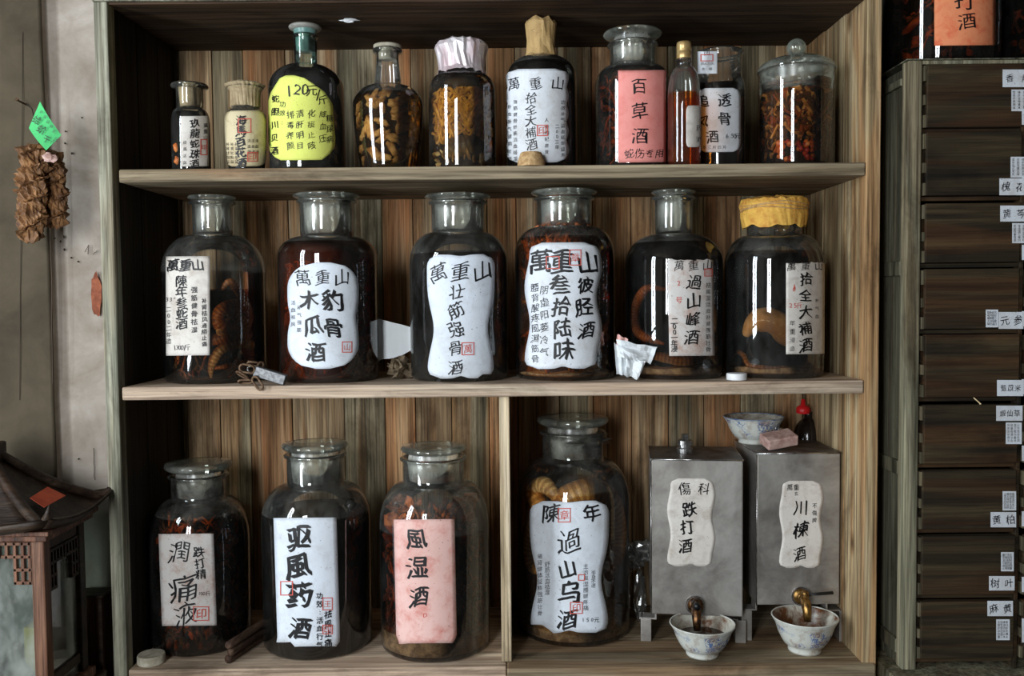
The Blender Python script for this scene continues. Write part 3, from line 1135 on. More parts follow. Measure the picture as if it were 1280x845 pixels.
label_on(J.root, (213.5, 320, 263, 444), 'rect', P_AGED, J.map, ink)
snake(J, 'preserved_snake', 'pale-bellied snake curling at the front of the first middle-shelf jar', S_TAN,
      [(262, 474, .7), (264, 458, .84), (274, 440, .88), (292, 431, .9), (312, 430, .88), (324, 436, .7), (322, 446, .3)], 6)
snake(J, 'preserved_snake', 'dark brown snake looped at the top of the first middle-shelf jar', S_DARK,
      [(325, 415, .7), (318, 392, .8), (298, 382, .86), (278, 388, .86), (272, 402, .86), (290, 412, .8), (316, 404, .75), (326, 380, .6), (300, 352, .6), (280, 366, .5)], 8)
snake(J, 'preserved_snake', 'light tan snake loop in the middle of the first middle-shelf jar', S_TAN,
      [(266, 390, .7), (282, 388, .82), (300, 398, .86), (308, 410, .86), (298, 422, .86), (280, 418, .86), (278, 406, .84), (294, 398, .78)], 7)
snake(J, 'preserved_snake', 'brown snake coiled low across the first middle-shelf jar', S_DARK,
      [(216, 450, .8), (222, 430, .85), (240, 424, .8), (264, 426, .8), (288, 420, .86), (312, 418, .84), (326, 424, .6), (318, 452, .8), (290, 458, .86), (262, 462, .8)], 7)
chips(J, 'herb_pieces', 'dark herb scraps at the bottom of the first middle-shelf snake jar', [M_HERB2, M_HERB1], 70, 440, None, 0.016, 11)

J = make_jar('jar of red-brown wine with rounded white label, second on middle shelf from left', 411, 61, 2, 0.03, 322, 296, 33, 250, liq=L_BROWN, yliq=305, glassm=M_GLASS)
stopper(J, 41, 239, 249)


def ink(g, m, o_):
    line(g, BRAND, 347, 381, 426, 20, m, o_, weight=-0.002)
    column(g, '豹骨', 416, 376, 410, 27, m, o_, weight=0.025)
    column(g, '木瓜酒', 389, 374, 440, 25, m, o_, dx=8, weight=0.025)
    column(g, '活血祛风', 370, 378, 405, 6, m, o_, mi=1)
    column(g, '补气强筋', 377, 384, 412, 6, m, o_, mi=1)


def sl(g, m, o_):
    seal(g, 432, 434, 12, 14, m, o_, '山')


label_on(J.root, (363, 328, 446, 461), 'egg', P_BLUEW, J.map, ink, sl)
chips(J, 'herb_pieces', 'orange-brown herb chips packed in the second middle-shelf jar', [M_HERB3, M_HERB1, M_HERB1, M_HERB2], 330, 330, None, 0.024, 12)

J = make_jar('jar of black wine with long bluish-white gourd-shaped label on middle shelf', 574, 61, 2, 0.03, 330, 291, 33, 252, liq=L_BLACK, yliq=316, glassm=M_GLASS_DUSTY)
stopper(J, 41, 240, 250)


def ink(g, m, o_):
    line(g, '萬重山', 341, 550, 602, 25, m, o_, dy=-2, weight=0.0, wild=1.3)
    column(g, '壮筋强骨酒', 571, 364, 459, 20, m, o_, dx=-1, weight=0.004, wild=1.4)


def sl(g, m, o_):
    seal(g, 584, 436, 15, 16, m, o_, '萬')


label_on(J.root, (536, 318, 616, 473), 'gourd', P_BLUEW, J.map, ink, sl)

J = make_jar('jar packed with amber roots, wavy white label crowded with bold writing, centre of middle shelf', 706, 62, 2, 0.028, 318, 284, 34, 247, liq=L_ORANGE, yliq=300, sedim=(462, M_SED), glassm=M_GLASS)
stopper(J, 41, 234, 245)


def ink(g, m, o_):
    line(g, '萬重', 327, 678, 702, 32, m, o_, weight=0.016)
    put_glyph(g, '山', 733, 328, 28, m, o_, weight=0.022)
    column(g, '叁拾陆味', 701, 356, 438, 27, m, o_, dx=4, weight=0.02)
    column(g, '彼', 729, 357, 357, 22, m, o_, weight=0.02)
    column(g, '胫酒', 729, 384, 413, 24, m, o_, dx=3, weight=0.02)
    column(g, '腰背酸疼風濕筋骨', 671, 359, 448, 11, m, o_, weight=0.0)
    column(g, '阴虚阳萎冷气', 682, 362, 440, 12, m, o_, weight=0.0)


def sl(g, m, o_):
    seal(g, 718, 322, 14, 20, m, o_, '章')
    seal(g, 692, 328, 16, 16, m, o_, None)


label_on(J.root, (658, 303, 750, 461), 'wavy', P_WHITE, J.map, ink, sl)
chips(J, 'root_fibres', 'matted orange root fibres at the top of the centre middle-shelf jar', [M_HERB3, M_HERB1], 260, 284, 350, 0.028, 13, fibre=0.9, depth=(0.6, 0.93), full=False, long=2.0)
chips(J, 'root_pieces', 'thick amber root pieces in the lower half of the centre middle-shelf jar', [M_HERB4, M_HERB1, M_HERB3], 90, 350, None, 0.045, 14, fibre=0.2)

J = make_jar('black jar with narrow neck and straight label with torn top edge on middle shelf', 842, 60, 2, 0.03, 330, 293, 23, 246, liq=L_BLACKB, yliq=305, sedim=(456, M_SED), rlip=27, glassm=M_GLASS)
stopper(J, 27, 236, 244)


def ink(g, m, o_):
    line(g, '萬重山', 332, 848, 881, 13, m, o_, weight=0.015)
    column(g, '過山峰酒', 866, 353, 422, 20, m, o_, dx=-3, weight=0.012)
    column(g, '二00一年浸', 843, 401, 436, 9, m, o_, dx=0, weight=0.02)
    column(g, '祛風湿活血补肾强筋壮骨', 882, 357, 437, 7, m, o_, mi=0)
    column(g, '2号', 848, 354, 375, 9, m, o_, mi=2)


def sl(g, m, o_):
    seal(g, 882, 341, 10, 10, m, o_, '印')


label_on(J.root, (836, 325, 889, 445), 'rect', P_STAIN, J.map, ink, sl, ragged=4, tilt=2)
snake(J, 'preserved_snake', 'dark banded snake looping at the left inside the black narrow-necked jar', S_DARK,
      [(828, 362, .5), (806, 360, .88), (792, 376, .92), (788, 396, .95), (792, 414, .95), (810, 424, .9), (830, 430, .9)], 6)
snake(J, 'preserved_snake', 'tan snake coils on the floor of the black narrow-necked jar', S_TAN,
      [(798, 458, .9), (812, 446, .92), (832, 448, .93), (850, 452, .93), (872, 450, .92), (890, 440, .92), (896, 420, .9), (890, 400, .85)], 6)

J = make_jar('black jar capped with yellow waxed paper at the right end of middle shelf', 967, 60, 2, 0.03, 332, 294, 33, 250, liq=L_BLACKB, yliq=316, sedim=(456, M_SED), glassm=M_GLASS_DUSTY)


def ink(g, m, o_):
    line(g, '萬重山', 333, 987, 1018, 12, m, o_, weight=0.01)
    column(g, '拾全大補酒', 1003, 349, 432, 17, m, o_, weight=0.02)
    column(g, '年重浸造', 988, 404, 436, 7, m, o_, mi=0)
    column(g, '1300', 990, 358, 362, 7, m, o_, mi=2)
    line(g, '25斤', 382, 986, 996, 8, m, o_, mi=2)
    column(g, '补气血', 1016, 376, 396, 5, m, o_, mi=1)


label_on(J.root, (981, 329, 1026, 443), 'rect', P_AGED, J.map, ink, None, ragged=4)
snake(J, 'pale_root', 'thick pale root bending in the dark jar with yellow waxed cap', M_ROOT_P,
      [(930, 420, .86), (936, 406, .88), (950, 400, .93), (966, 402, .93), (980, 410, .93), (990, 424, .9), (1004, 430, .8)], 15, cat='root')
snake(J, 'preserved_snake', 'thin snake loop low in the jar with yellow waxed cap', S_TAN,
      [(910, 450, .9), (918, 440, .9), (928, 444, .9), (936, 456, .92), (958, 460, .9), (984, 460, .9)], 3)
# waxed paper cap
g = Geo()
zt, zk = J.z(249), J.z(284)
prof = [(0.001, zt + 0.003), (0.028, zt + 0.004), (39 * J.s, zt - 0.003), (41 * J.s, zt - 0.012), (39.5 * J.s, zt - 0.025), (40 * J.s, zt - 0.036), (38 * J.s, zk), (37 * J.s, zk)]
g.lathe(prof, (J.X, J.Yc, 0), 72, jit=lambda r_, z_, a, k: (r_ * (1 + 0.035 * noise.noise(Vector((math.cos(a) * 9, math.sin(a) * 9, z_ * 60)))), z_ + (0.010 * noise.noise(Vector((math.cos(a) * 3, math.sin(a) * 3, 5))) if k >= 6 else 0.004 * noise.noise(Vector((math.cos(a) * 6, math.sin(a) * 6, z_ * 30 + k))))))
o = g.build('waxed_paper_cap', P_WAX, J.root, smooth=False, solid=0.001)
g = Geo()
for q in range(3):
    zz = zt - 0.014 - 0.005 * q
    g.tube([(J.X + 41.5 * J.s * math.cos(a), J.Yc + 41.5 * J.s * math.sin(a), zz + 0.003 * math.sin(3 * a + q)) for a in [2 * math.pi * i / 40 for i in range(41)]], 0.0009, 5)
g.build('string', M_CORK, o)

# ---- bottom shelf ---------------------------------------------------------
J = make_jar('dark herb jar with straight stained label, leftmost on bottom shelf', 252, 61, 3, 0.055, 676, 622, 33, 592, liq=L_HERB, yliq=640, glassm=M_GLASS)
stopper(J, 41, 570, 588, plug=M_FROST)


def ink(g, m, o_):
    put_glyph(g, '潤', 226, 690, 30, m, o_, weight=-0.002, wild=1.2)
    put_glyph(g, '痛', 232, 735, 34, m, o_, weight=-0.002, wild=1.3)
    put_glyph(g, '液', 233, 768, 30, m, o_, weight=0.0, wild=1.2)
    column(g, '跌打精', 248, 690, 718, 14, m, o_, dx=3, weight=0.02)
    line(g, '100/斤', 742, 249, 259, 6, m, o_, mi=1)


def sl(g, m, o_):
    seal(g, 251, 767, 18, 18, m, o_, '印')


label_on(J.root, (205, 667, 267, 782), 'rect', P_STAIN, J.map, ink, sl, tilt=4)
chips(J, 'herb_pieces', 'dark brown herb chips filling the leftmost bottom-shelf jar', [M_HERB1, M_HERB2, M_HERB2, M_HERB3], 420, 640, None, 0.026, 21)

J = make_jar('jar of black wine with long clean white label, second on bottom shelf', 397, 68, 3, 0.03, 650, 604, 35, 566, liq=L_BLACK, yliq=638)
stopper(J, 41, 546, 563)


def ink(g, m, o_):
    column(g, '驱風药', 375, 672, 743, 34, m, o_, dx=0, weight=0.035)
    put_glyph(g, '酒', 377, 785, 28, m, o_, weight=0.035)
    column(g, '功效:活血行气', 399, 745, 806, 9, m, o_, weight=0.03)
    column(g, '祛風止痛', 409, 768, 804, 10, m, o_, weight=0.03)


def sl(g, m, o_):
    seal(g, 361, 735, 15, 18, m, o_, None)
    seal(g, 408, 755, 12, 16, m, o_, '王')
    seal(g, 408, 787, 12, 12, m, o_, '印')


label_on(J.root, (348, 647, 421, 819), 'rect', P_BLUEW, J.map, ink, sl, tilt=5)
chips(J, 'herb_pieces', 'faint dark herbs seen low in the second bottom-shelf jar', [M_HERB1, M_HERB2], 60, 700, None, 0.03, 22, depth=(0.9, 0.95))

J = make_jar('jar of dark wine and bark chips with faded pink label on bottom shelf', 544, 69, 3, 0.012, 655, 602, 38, 570, liq=L_DARK, yliq=652, sedim=(776, M_SED))
stopper(J, 41, 550, 566)


def ink(g, m, o_):
    column(g, '風湿酒', 522, 673, 746, 28, m, o_, dx=2, weight=0.02)
    line(g, 'D', 769, 532, 532, 8, m, o_, mi=2)


label_on(J.root, (496, 649, 568, 804), 'clip', P_PINKF, J.map, ink, None, tilt=3)
chips(J, 'bark_chips', 'red-brown bark chips above the wine in the pink-labelled bottom jar', [M_HERB1, M_HERB1, M_HERB3], 130, 622, 668, 0.036, 23, fibre=0.05, depth=(0.6, 0.92))
chips(J, 'herb_pieces', 'dark twigs and bark lower down in the pink-labelled bottom jar', [M_HERB1, M_HERB3, M_HERB2], 260, 668, 780, 0.022, 24, fibre=0.5, depth=(0.9, 0.95))

J = make_jar('biggest jar with thick yellow snake and large scalloped label right of the divider', 717, 71, 3, 0.085, 628, 573, 38, 538, liq=L_CLEAR4, yliq=606, sedim=(768, M_SED), glassm=M_GLASS)
J.body.data.materials[0] = M_GLASS
stopper(J, 45, 513, 532)
g = Geo()
g.blob((J.X + 0.02, J.Yc - J.RN * 0.2, J.z(548)), (J.RN * 0.8, J.RN * 0.8, 0.018), 5, 0.7, 14, freq=5)
g.build('plastic_wrap', M_PLASTIC, J.root)


def ink(g, m, o_):
    line(g, '陳年', 641, 690, 738, 25, m, o_, weight=0.015)
    put_glyph(g, '過', 712, 676, 34, m, o_, weight=0.0)
    put_glyph(g, '山', 709, 711, 26, m, o_, weight=0.02)
    put_glyph(g, '乌', 713, 741, 30, m, o_, weight=0.02)
    put_glyph(g, '酒', 710, 774, 28, m, o_, weight=0.02)
    column(g, '補肾健体益精强筋壮骨', 677, 695, 766, 7, m, o_, mi=1)
    column(g, '舒筋活血祛湿', 686, 705, 740, 7, m, o_, mi=1)
    column(g, '主治風湿腰腿疼痛', 731, 708, 760, 7, m, o_, mi=1)
    column(g, '半身不遂', 740, 716, 732, 6, m, o_, mi=1)
    line(g, '150元', 775, 728, 744, 7, m, o_)


def sl(g, m, o_):
    seal(g, 706, 644, 15, 18, m, o_, '章')
    seal(g, 720, 760, 15, 15, m, o_, '印')
    seal(g, 726, 722, 8, 8, m, o_, None)


label_on(J.root, (664, 626, 759, 791), 'gourd', P_BLUEW, J.map, ink, sl)
snake(J, 'preserved_snake', 'thick yellow banded snake arching over inside the biggest jar', S_YEL,
      [(676, 690, .3), (684, 655, .7), (698, 634, .95), (718, 623, .95), (744, 618, .95), (766, 624, .97), (779, 641, .98), (784, 666, .98), (781, 692, .98), (766, 716, .95), (744, 740, .7)], 16)
snake(J, 'preserved_snake', 'yellow-brown snake coil at the left inside the biggest jar', S_YEL,
      [(702, 640, .5), (690, 620, .90), (672, 608, .92), (658, 616, .92), (668, 638, .8), (660, 658, .92), (654, 682, .95), (658, 708, .92), (680, 720, .8)], 11)
snake(J, 'preserved_snake', 'thin reddish strip snake low at the right of the biggest jar', S_DARK,
      [(736, 778, .9), (752, 768, .92), (766, 758, .93), (776, 748, .93), (780, 738, .9)], 4)
snake(J, 'preserved_snake', 'tan snake coiled in the sediment of the biggest jar', S_TAN,
      [(656, 774, .9), (670, 790, .93), (700, 798, .93), (734, 796, .93), (764, 784, .93), (776, 770, .9)], 5)

# ---- top shelf ---------------------------------------------------------------
J = make_jar('smallest dark bottle with narrow straight label, leftmost on top shelf', 239, 23, 1, 0.05, 156, 137, 16, 106, name='glass_bottle', cat='bottle', liq=L_BLACK, yliq=142, rlip=22, glassm=M_GLASS_DUSTY)
g = Geo()
g.lathe([(0.001, J.zr + 0.001), (J.RN * 0.8, J.zr), (J.RN * 0.84, J.zr - 0.01), (J.RN * 0.7, J.znb + 0.004), (0.001, J.znb + 0.004)], (J.X, J.Yc, 0),
        jit=lambda r_, z_, a, k: (r_ * (1 + 0.1 * noise.noise(Vector((math.cos(a) * 5, math.sin(a) * 5, z_ * 50)))), z_))
g.build('paper_plug', P_TAPE, J.root)


def ink(g, m, o_):
    column(g, '玖龍蛇珠酒', 243, 154, 205, 12, m, o_, weight=0.025)
    column(g, '萬重山', 255, 157, 172, 6, m, o_, mi=0)
    column(g, '祛風活血', 232, 178, 203, 5, m, o_, mi=0)


def sl(g, m, o_):
    seal(g, 253, 184, 8, 20, m, o_, '印')


label_on(J.root, (227.5, 145, 259, 208), 'rect', P_AGED, J.map, ink, sl)
for k, (x, y) in enumerate([(221, 184), (222, 200)]):
    g = Geo()
    g.blob(J.inside(x, y, 0.94), (0.006, 0.006, 0.009), k, 0.4, 8)
    o = g.build('dried_seed', M_BERRY_O, smooth=True)
    c = J.inside(x, y, 0.94)
    origin_to(o, c)
    tag(o, ('upper' if k == 0 else 'lower') + ' orange seed pressed to the glass of the leftmost top-shelf bottle', 'seed', 'seeds in the leftmost top-shelf bottle')

J = make_jar('small bottle wholly wrapped in cream label and plugged with rough paper on top shelf', 308, 25, 1, 0.05, 155, 138, 17, 107, name='glass_bottle', cat='bottle', liq=L_BLACK, yliq=145, rlip=22, taper=0.86, glassm=M_GLASS_DUSTY)
g = Geo()
g.lathe([(0.001, J.zr + 0.006), (J.RL * 0.9, J.zr + 0.004), (J.RL * 1.1, J.zr), (J.RN * 1.08, J.zr - 0.012), (J.RN * 1.05, J.znb + 0.006), (J.RN * .9, J.znb + 0.004)], (J.X, J.Yc, 0), 60,
        jit=lambda r_, z_, a, k: (r_ * (1 + 0.09 * noise.noise(Vector((math.cos(a) * 6, math.sin(a) * 6, z_ * 90)))), z_ + 0.002 * noise.noise(Vector((a * 4, z_ * 30, 2)))))
g.build('paper_plug', P_TAPE, J.root)


def ink(g, m, o_):
    column(g, '海馬百花酒', 302, 150, 204, 14, m, o_, weight=0.04)
    for q in range(3):
        column(g, '补肾壮阳益', 287 + q * 5, 180, 202, 4.5, m, o_, mi=0)
        column(g, '活血通', 311 + q * 4.5, 176, 190, 4.5, m, o_, mi=0)


def sl(g, m, o_):
    seal(g, 306, 157, 15, 18, m, o_, None)
    seal(g, 315, 196, 12, 12, m, o_, '印')


label_on(J.root, (283, 138, 331, 208), 'round', P_CREAM, J.map, ink, sl)

J = make_jar('tall greenish bottle of dark wine with big yellow label on top shelf', 384, 46, 1, 0.045, 112, 82, 14, 44, name='glass_bottle', cat='bottle', liq=L_BLACK, yliq=93, rlip=15, glassm=M_GLASS_G, curve=1.2)
g = Geo()
zt = J.z(33)
g.lathe([(0.001, J.znb + 0.03), (J.RN * 0.8, J.znb + 0.03), (J.RN * 0.86, J.zr - 0.004), (J.RN * 0.95, J.zr + 0.001), (J.RN * 1.02, zt - 0.009)], (J.X, J.Yc, 0))
g.build('plug', M_TEAL, J.root, smooth=True)
g = Geo()
g.lathe([(0.001, zt - 0.0095), (15 * J.s, zt - 0.009), (19 * J.s, zt - 0.006), (20 * J.s, zt - 0.003), (19 * J.s, zt), (0.001, zt + 0.001)], (J.X, J.Yc, 0))
g.build('stopper_disc', M_GREYR, J.root, smooth=True)


def ink(g, m, o_):
    line(g, '120', 112, 364, 381, 20, m, o_, weight=0.0, wild=1.3)
    put_glyph(g, '元', 389, 113, 15, m, o_, weight=0.0)
    put_glyph(g, '/', 397, 119, 18, m, o_, weight=0.0)
    put_glyph(g, '斤', 402, 125, 12, m, o_, weight=0.01)
    column(g, '蛇胆川贝酒', 347.5, 123, 188, 10, m, o_, dx=-1, weight=0.02)
    column(g, '功效:', 356, 130, 152, 8, m, o_, weight=0.01)
    column(g, '排毒养颜', 365, 143, 182, 10, m, o_, weight=0.0)
    column(g, '清肝明目', 376, 142, 182, 10, m, o_, weight=0.0)
    column(g, '化痰止咳', 389, 142, 182, 10, m, o_, weight=0.0)
    column(g, '降血压', 402, 143, 173, 10, m, o_, weight=0.0)
    column(g, '糖尿病', 410, 148, 174, 9, m, o_, weight=0.0)


label_on(J.root, (338, 94, 417, 200), 'yellow', P_YEL, J.map, ink, None)

# flask full of dried roots
J = make_jar('round-shouldered flask packed with tan dried roots, no label, on top shelf', 486, 43.5, 1, 0.04, 133, 108, 13.5, 62, name='glass_flask', cat='bottle', liq=L_OLIVE, yliq=122, taper=0.80, rlip=18, curve=1.0, neck_bot=17)
g = Geo()
g.lathe([(0.001, J.zr - 0.02), (J.RN * 0.82, J.zr - 0.02), (J.RN * 0.86, J.zr + 0.001), (17 * J.s, J.zr + 0.002), (17 * J.s, J.zr + 0.008), (0.001, J.zr + 0.009)], (J.X, J.Yc, 0))
g.build('stopper', M_OFFW, J.root, smooth=True)
r = random.Random(5)
proto = None
placed = []
for k in range(70):
    zz = r.uniform(J.z(203), J.z(120))
    a = -math.pi / 2 + r.uniform(-1.45, 1.45)
    sz = r.uniform(0.010, 0.017)
    rr = J.rad(zz) * 0.95 - sz * 0.55
    c = Vector((J.X + rr * math.cos(a), J.Yc + rr * math.sin(a), max(zz, J.zb + 0.012 + sz * .5)))
    if any((c - q).length < 0.012 for q in placed):
        continue
    placed.append(c)
    g = Geo()
    rot = Matrix.Rotation(a + math.pi / 2, 3, 'Z') @ Matrix.Rotation(r.uniform(-0.9, 0.9) + (1.57 if r.random() < .3 else 0), 3, 'Y')
    g.blob(c, (sz * 1.3, sz * 0.45, sz * r.uniform(0.45, 0.7)), k, 0.75, 8, rot=rot, freq=2.2)
    o = g.build('dried_root', M_ROOT, smooth=True)
    origin_to(o, c)
    tag(o, 'tan dried root slice packed in the unlabelled round-shouldered flask', 'root', 'dried roots in the flask')

# foil capped jar
J = make_jar('amber jar with yellow fibres under a crumpled silvery paper cap on top shelf', 578, 41.5, 1, 0.04, 116, 95, 27, 62, liq=L_OLIVE, yliq=98, rlip=29, glassm=M_GLASS_DUSTY)
g = Geo()
zt = J.z(55)
g.lathe([(0.001, zt + 0.004), (24 * J.s, zt + 0.003), (31 * J.s, zt - 0.002), (32.5 * J.s, zt - 0.009), (29 * J.s, zt - 0.03), (27.5 * J.s, J.z(88)), (30 * J.s, J.z(93))], (J.X, J.Yc, 0), 48,
        jit=lambda r_, z_, a, k: (r_ * (1 + 0.09 * noise.noise(Vector((math.cos(a) * 7, math.sin(a) * 7, z_ * 40)))), z_ + 0.006 * noise.noise(Vector((math.cos(a) * 4, math.sin(a) * 4, k)))))
g.build('foil_cap', M_FOIL, J.root, solid=0.0008)
chips(J, 'golden_fibres', 'tangle of golden fibres in the silvery-capped top jar', [M_HERB4], 170, 120, 168, 0.03, 31, fibre=1.0, depth=(0.75, 0.93), long=1.9)
snake(J, 'preserved_snake', 'grey scaly skin roll lying low in the silvery-capped top jar', S_GREY,
      [(552, 196, .8), (565, 182, .85), (580, 180, .88), (598, 178, .86), (610, 190, .6)], 13)
chips(J, 'shell_pieces', 'pale shells at the bottom of the silvery-capped top jar', [M_ROOT_P, M_ROOT], 24, 190, None, 0.02, 32, fibre=0, depth=(0.85, 0.93))

# paper-wrapped neck
J = make_jar('black bottle with kraft-paper-wrapped neck and large wavy white label on top shelf', 677, 43.5, 1, 0.04, 100, 72, 16, 40, name='glass_bottle', cat='bottle', liq=L_BLACK, yliq=82)
g = Geo()
zt = J.z(27)
g.lathe([(0.001, zt + 0.002), (17 * J.s, zt), (19 * J.s, zt - 0.006), (17 * J.s, J.z(50)), (17 * J.s, J.z(62)), (20 * J.s, J.z(72)), (18 * J.s, J.z(75))], (J.X, J.Yc, 0), 26,
        jit=lambda r_, z_, a, k: (r_ * (1 + 0.13 * noise.noise(Vector((math.cos(a) * 4, math.sin(a) * 4, z_ * 30)))), z_ + 0.008 * noise.noise(Vector((math.cos(a) * 2, math.sin(a) * 2, k * .4)))))
g.build('paper_wrap', P_KRAFT, J.root, solid=0.0008)


def ink(g, m, o_):
    line(g, BRAND, 104, 644, 696, 17, m, o_, weight=0.0, dy=0)
    column(g, '拾全大補酒', 665, 122, 180, 15, m, o_, weight=0.0)
    column(g, '补血补气滋阴壮阳', 639, 133, 198, 5.5, m, o_, mi=0)
    column(g, '强筋健骨舒筋活血祛湿', 646, 127, 198, 5.5, m, o_, mi=0)
    column(g, '二00三年', 695, 158, 184, 6, m, o_, mi=0)
    column(g, '功效补气益血延年益寿', 702, 128, 194, 5.5, m, o_, mi=0)
    column(g, '人参枸杞鹿茸', 683, 150, 190, 5.5, m, o_, mi=0)


def sl(g, m, o_):
    seal(g, 678, 163, 13, 14, m, o_, '印')


label_on(J.root, (634, 86, 709, 203), 'scallop', P_WHITE, J.map, ink, sl)

J = make_jar('jar of dark herbs with bright pink straight label and wide flat stopper on top shelf', 791, 46, 1, 0.04, 108, 84, 28, 55, liq=L_DARK, yliq=92, glassm=M_GLASS_DUSTY)
stopper(J, 36, 36, 48)


def ink(g, m, o_):
    column(g, '百草酒', 799, 108, 170, 22, m, o_, weight=0.0)
    line(g, '蛇伤专用', 192, 787, 822, 12, m, o_, weight=0.015)


label_on(J.root, (774, 88, 830, 203), 'rect', P_PINK, J.map, ink, None)
chips(J, 'herb_pieces', 'brown herb chips filling the pink-labelled top jar', [M_HERB1, M_HERB2, M_HERB3], 230, 100, None, 0.018, 33, depth=(0.88, 0.95))

J = make_jar('jar with white rounded label and sticker on its open rim, behind the slim bottle', 900, 30, 1, 0.075, 118, 99, 26, 65, liq=L_BLACK, yliq=108, rlip=28, glassm=M_GLASS_DUSTY)


def ink(g, m, o_):
    column(g, '追风', 880, 126, 152, 16, m, o_, weight=0.02)
    column(g, '透骨', 905, 125, 148, 18, m, o_, weight=0.015)
    put_glyph(g, '酒', 891, 171, 17, m, o_, weight=0.02)
    line(g, '6.50元', 170, 908, 920, 8, m, o_, mi=0)
    line(g, '年三月四月', 184, 882, 905, 5, m, o_, mi=0)


label_on(J.root, (874, 110, 924, 190), 'round', P_WHITE, J.map, ink, None)


def ink(g, m, o_):
    line(g, '验人九久', 79, 881, 892, 4, m, o_, mi=0)
    line(g, '合格', 86, 882, 890, 4, m, o_, mi=0)
    put_glyph(g, '凹', 886, 66, 8, m, o_, mi=0)


def sl(g, m, o_):
    seal(g, 886, 72, 14, 9, m, o_, None)


label_on(J.root, (875, 64, 897, 92), 'rect', P_WHITE, J.map, ink, sl, name='rim_sticker', off=0.004)

J = make_jar('slim amber bottle with gold screw cap and grey label on top shelf', 855, 20, 1, 0.012, 122, 84, 8.5, 74, name='glass_bottle', cat='bottle', liq=L_BOTTLE, yliq=118, curve=1.0, neck_bot=9)
g = Geo()
g.lathe([(8.5 * J.s, J.z(74)), (9 * J.s, J.z(73)), (9 * J.s, J.z(65)), (8.5 * J.s, J.z(64.5)), (9 * J.s, J.z(64)), (9 * J.s, J.z(55)), (8.3 * J.s, J.z(53)), (0.001, J.z(53))], (J.X, J.Yc, 0), 40)
g.build('screw_cap', M_GOLD, J.root, smooth=True)


def ink(g, m, o_):
    column(g, '药酒', 872, 160, 174, 8, m, o_, mi=1)


label_on(J.root, (857.5, 132, 874.5, 184), 'round', P_AGED, J.map, ink, None)

# apothecary jar
J = make_jar('lidded glass jar with round knob and berries, right end of top shelf', 995, 45.5, 1, 0.04, 92, 91.5, 45, 90, liq=L_AMBER, yliq=118, rlip=46, glassm=M_GLASS)
g = Geo()
zt = J.z(88)
prof = [(46.5 * J.s, J.zr + 0.001), (47 * J.s, J.zr + 0.005), (43 * J.s, J.zr + 0.015), (33 * J.s, J.zr + 0.024), (18 * J.s, J.zr + 0.028), (7 * J.s, J.zr + 0.029), (6 * J.s, J.zr + 0.032)]
g.lathe(prof, (J.X, J.Yc, 0))
lid = g.build('lid', M_DISC, J.root, smooth=True)
g = Geo()
kc = J.zr + 0.032 + 11 * J.s
g.lathe([(max(0.0005, 11.5 * J.s * math.sin(math.pi * k / 12)), kc - 11 * J.s * math.cos(math.pi * k / 12)) for k in range(13)], (J.X, J.Yc, 0), 32)
g.build('knob', M_DISC, lid, smooth=True)
g = Geo()
g.lathe([(42 * J.s, J.z(104)), (40 * J.s, J.z(111)), (0.001, J.z(112)), ], (J.X, J.Yc, 0))
g.lathe([(42 * J.s, J.z(104)), (44 * J.s, J.zr)], (J.X, J.Yc, 0))
g.build('lid_rim', M_FROST, lid, smooth=True)
chips(J, 'herb_pieces', 'brown curled herbs in the knob-lidded top jar', [M_HERB1, M_HERB2, M_HERB2, M_ROOT], 230, 120, 182, 0.028, 41, fibre=0.45, depth=(0.8, 0.94))
r = random.Random(9)
for k in range(40):
    x, y = r.uniform(972, 1034), r.uniform(176, 200)
    c = J.inside(x, y, 0.9)
    red = r.random() < .45
    g = Geo()
    s_ = r.uniform(0.0045, 0.0065)
    c.z = max(c.z, J.zb + 0.011 + s_)
    g.blob(c, (s_, s_, s_), k, 0.2, 8)
    o = g.build('dried_berry', M_BERRY_R if red else M_BERRY_O, smooth=True)
    origin_to(o, c)
    tag(o, 'red dried berry at the bottom of the knob-lidded top jar' if red else 'pale orange dried berry at the bottom of the knob-lidded top jar', 'berry',
        'red berries in the knob-lidded jar' if red else 'orange berries in the knob-lidded jar')

# ---- small things on the shelves ----------------------------------------------
Yq = 0.022
c = at(664, 204, Yq)
g = Geo()
s_ = (1.8 + Yq) / FPX
g.lathe([(0.001, Z1 + 0.0002), (18 * s_ * .95, Z1 + 0.0002), (17 * s_, Z1 + 0.01), (13.5 * s_, Z1 + 0.027), (12.5 * s_, Z1 + 0.029), (0.001, Z1 + 0.029)], (c.x, Yq, 0), 40)
o = g.build('cork', M_CORK, smooth=False)
tag(origin_to(o, (c.x, Yq, Z1)), 'pale cork stopper standing before the kraft-wrapped bottle on top shelf', 'cork')

c = at_z(918, 474, Z2)
g = Geo()
rr = 12.5 * (c.y + 1.8) / FPX
g.lathe([(rr * 0.9, Z2 + 0.0003), (rr, Z2 + 0.001), (rr, Z2 + 0.013), (rr * 0.95, Z2 + 0.0145), (0.001, Z2 + 0.0145)], (c.x, 0.03, 0), 36)
o = g.build('bottle_cap', M_WHITEP, smooth=False)
tag(origin_to(o, (c.x, 0.03, Z2)), 'small white plastic cap on middle shelf beneath the waxed-paper jar', 'cap')

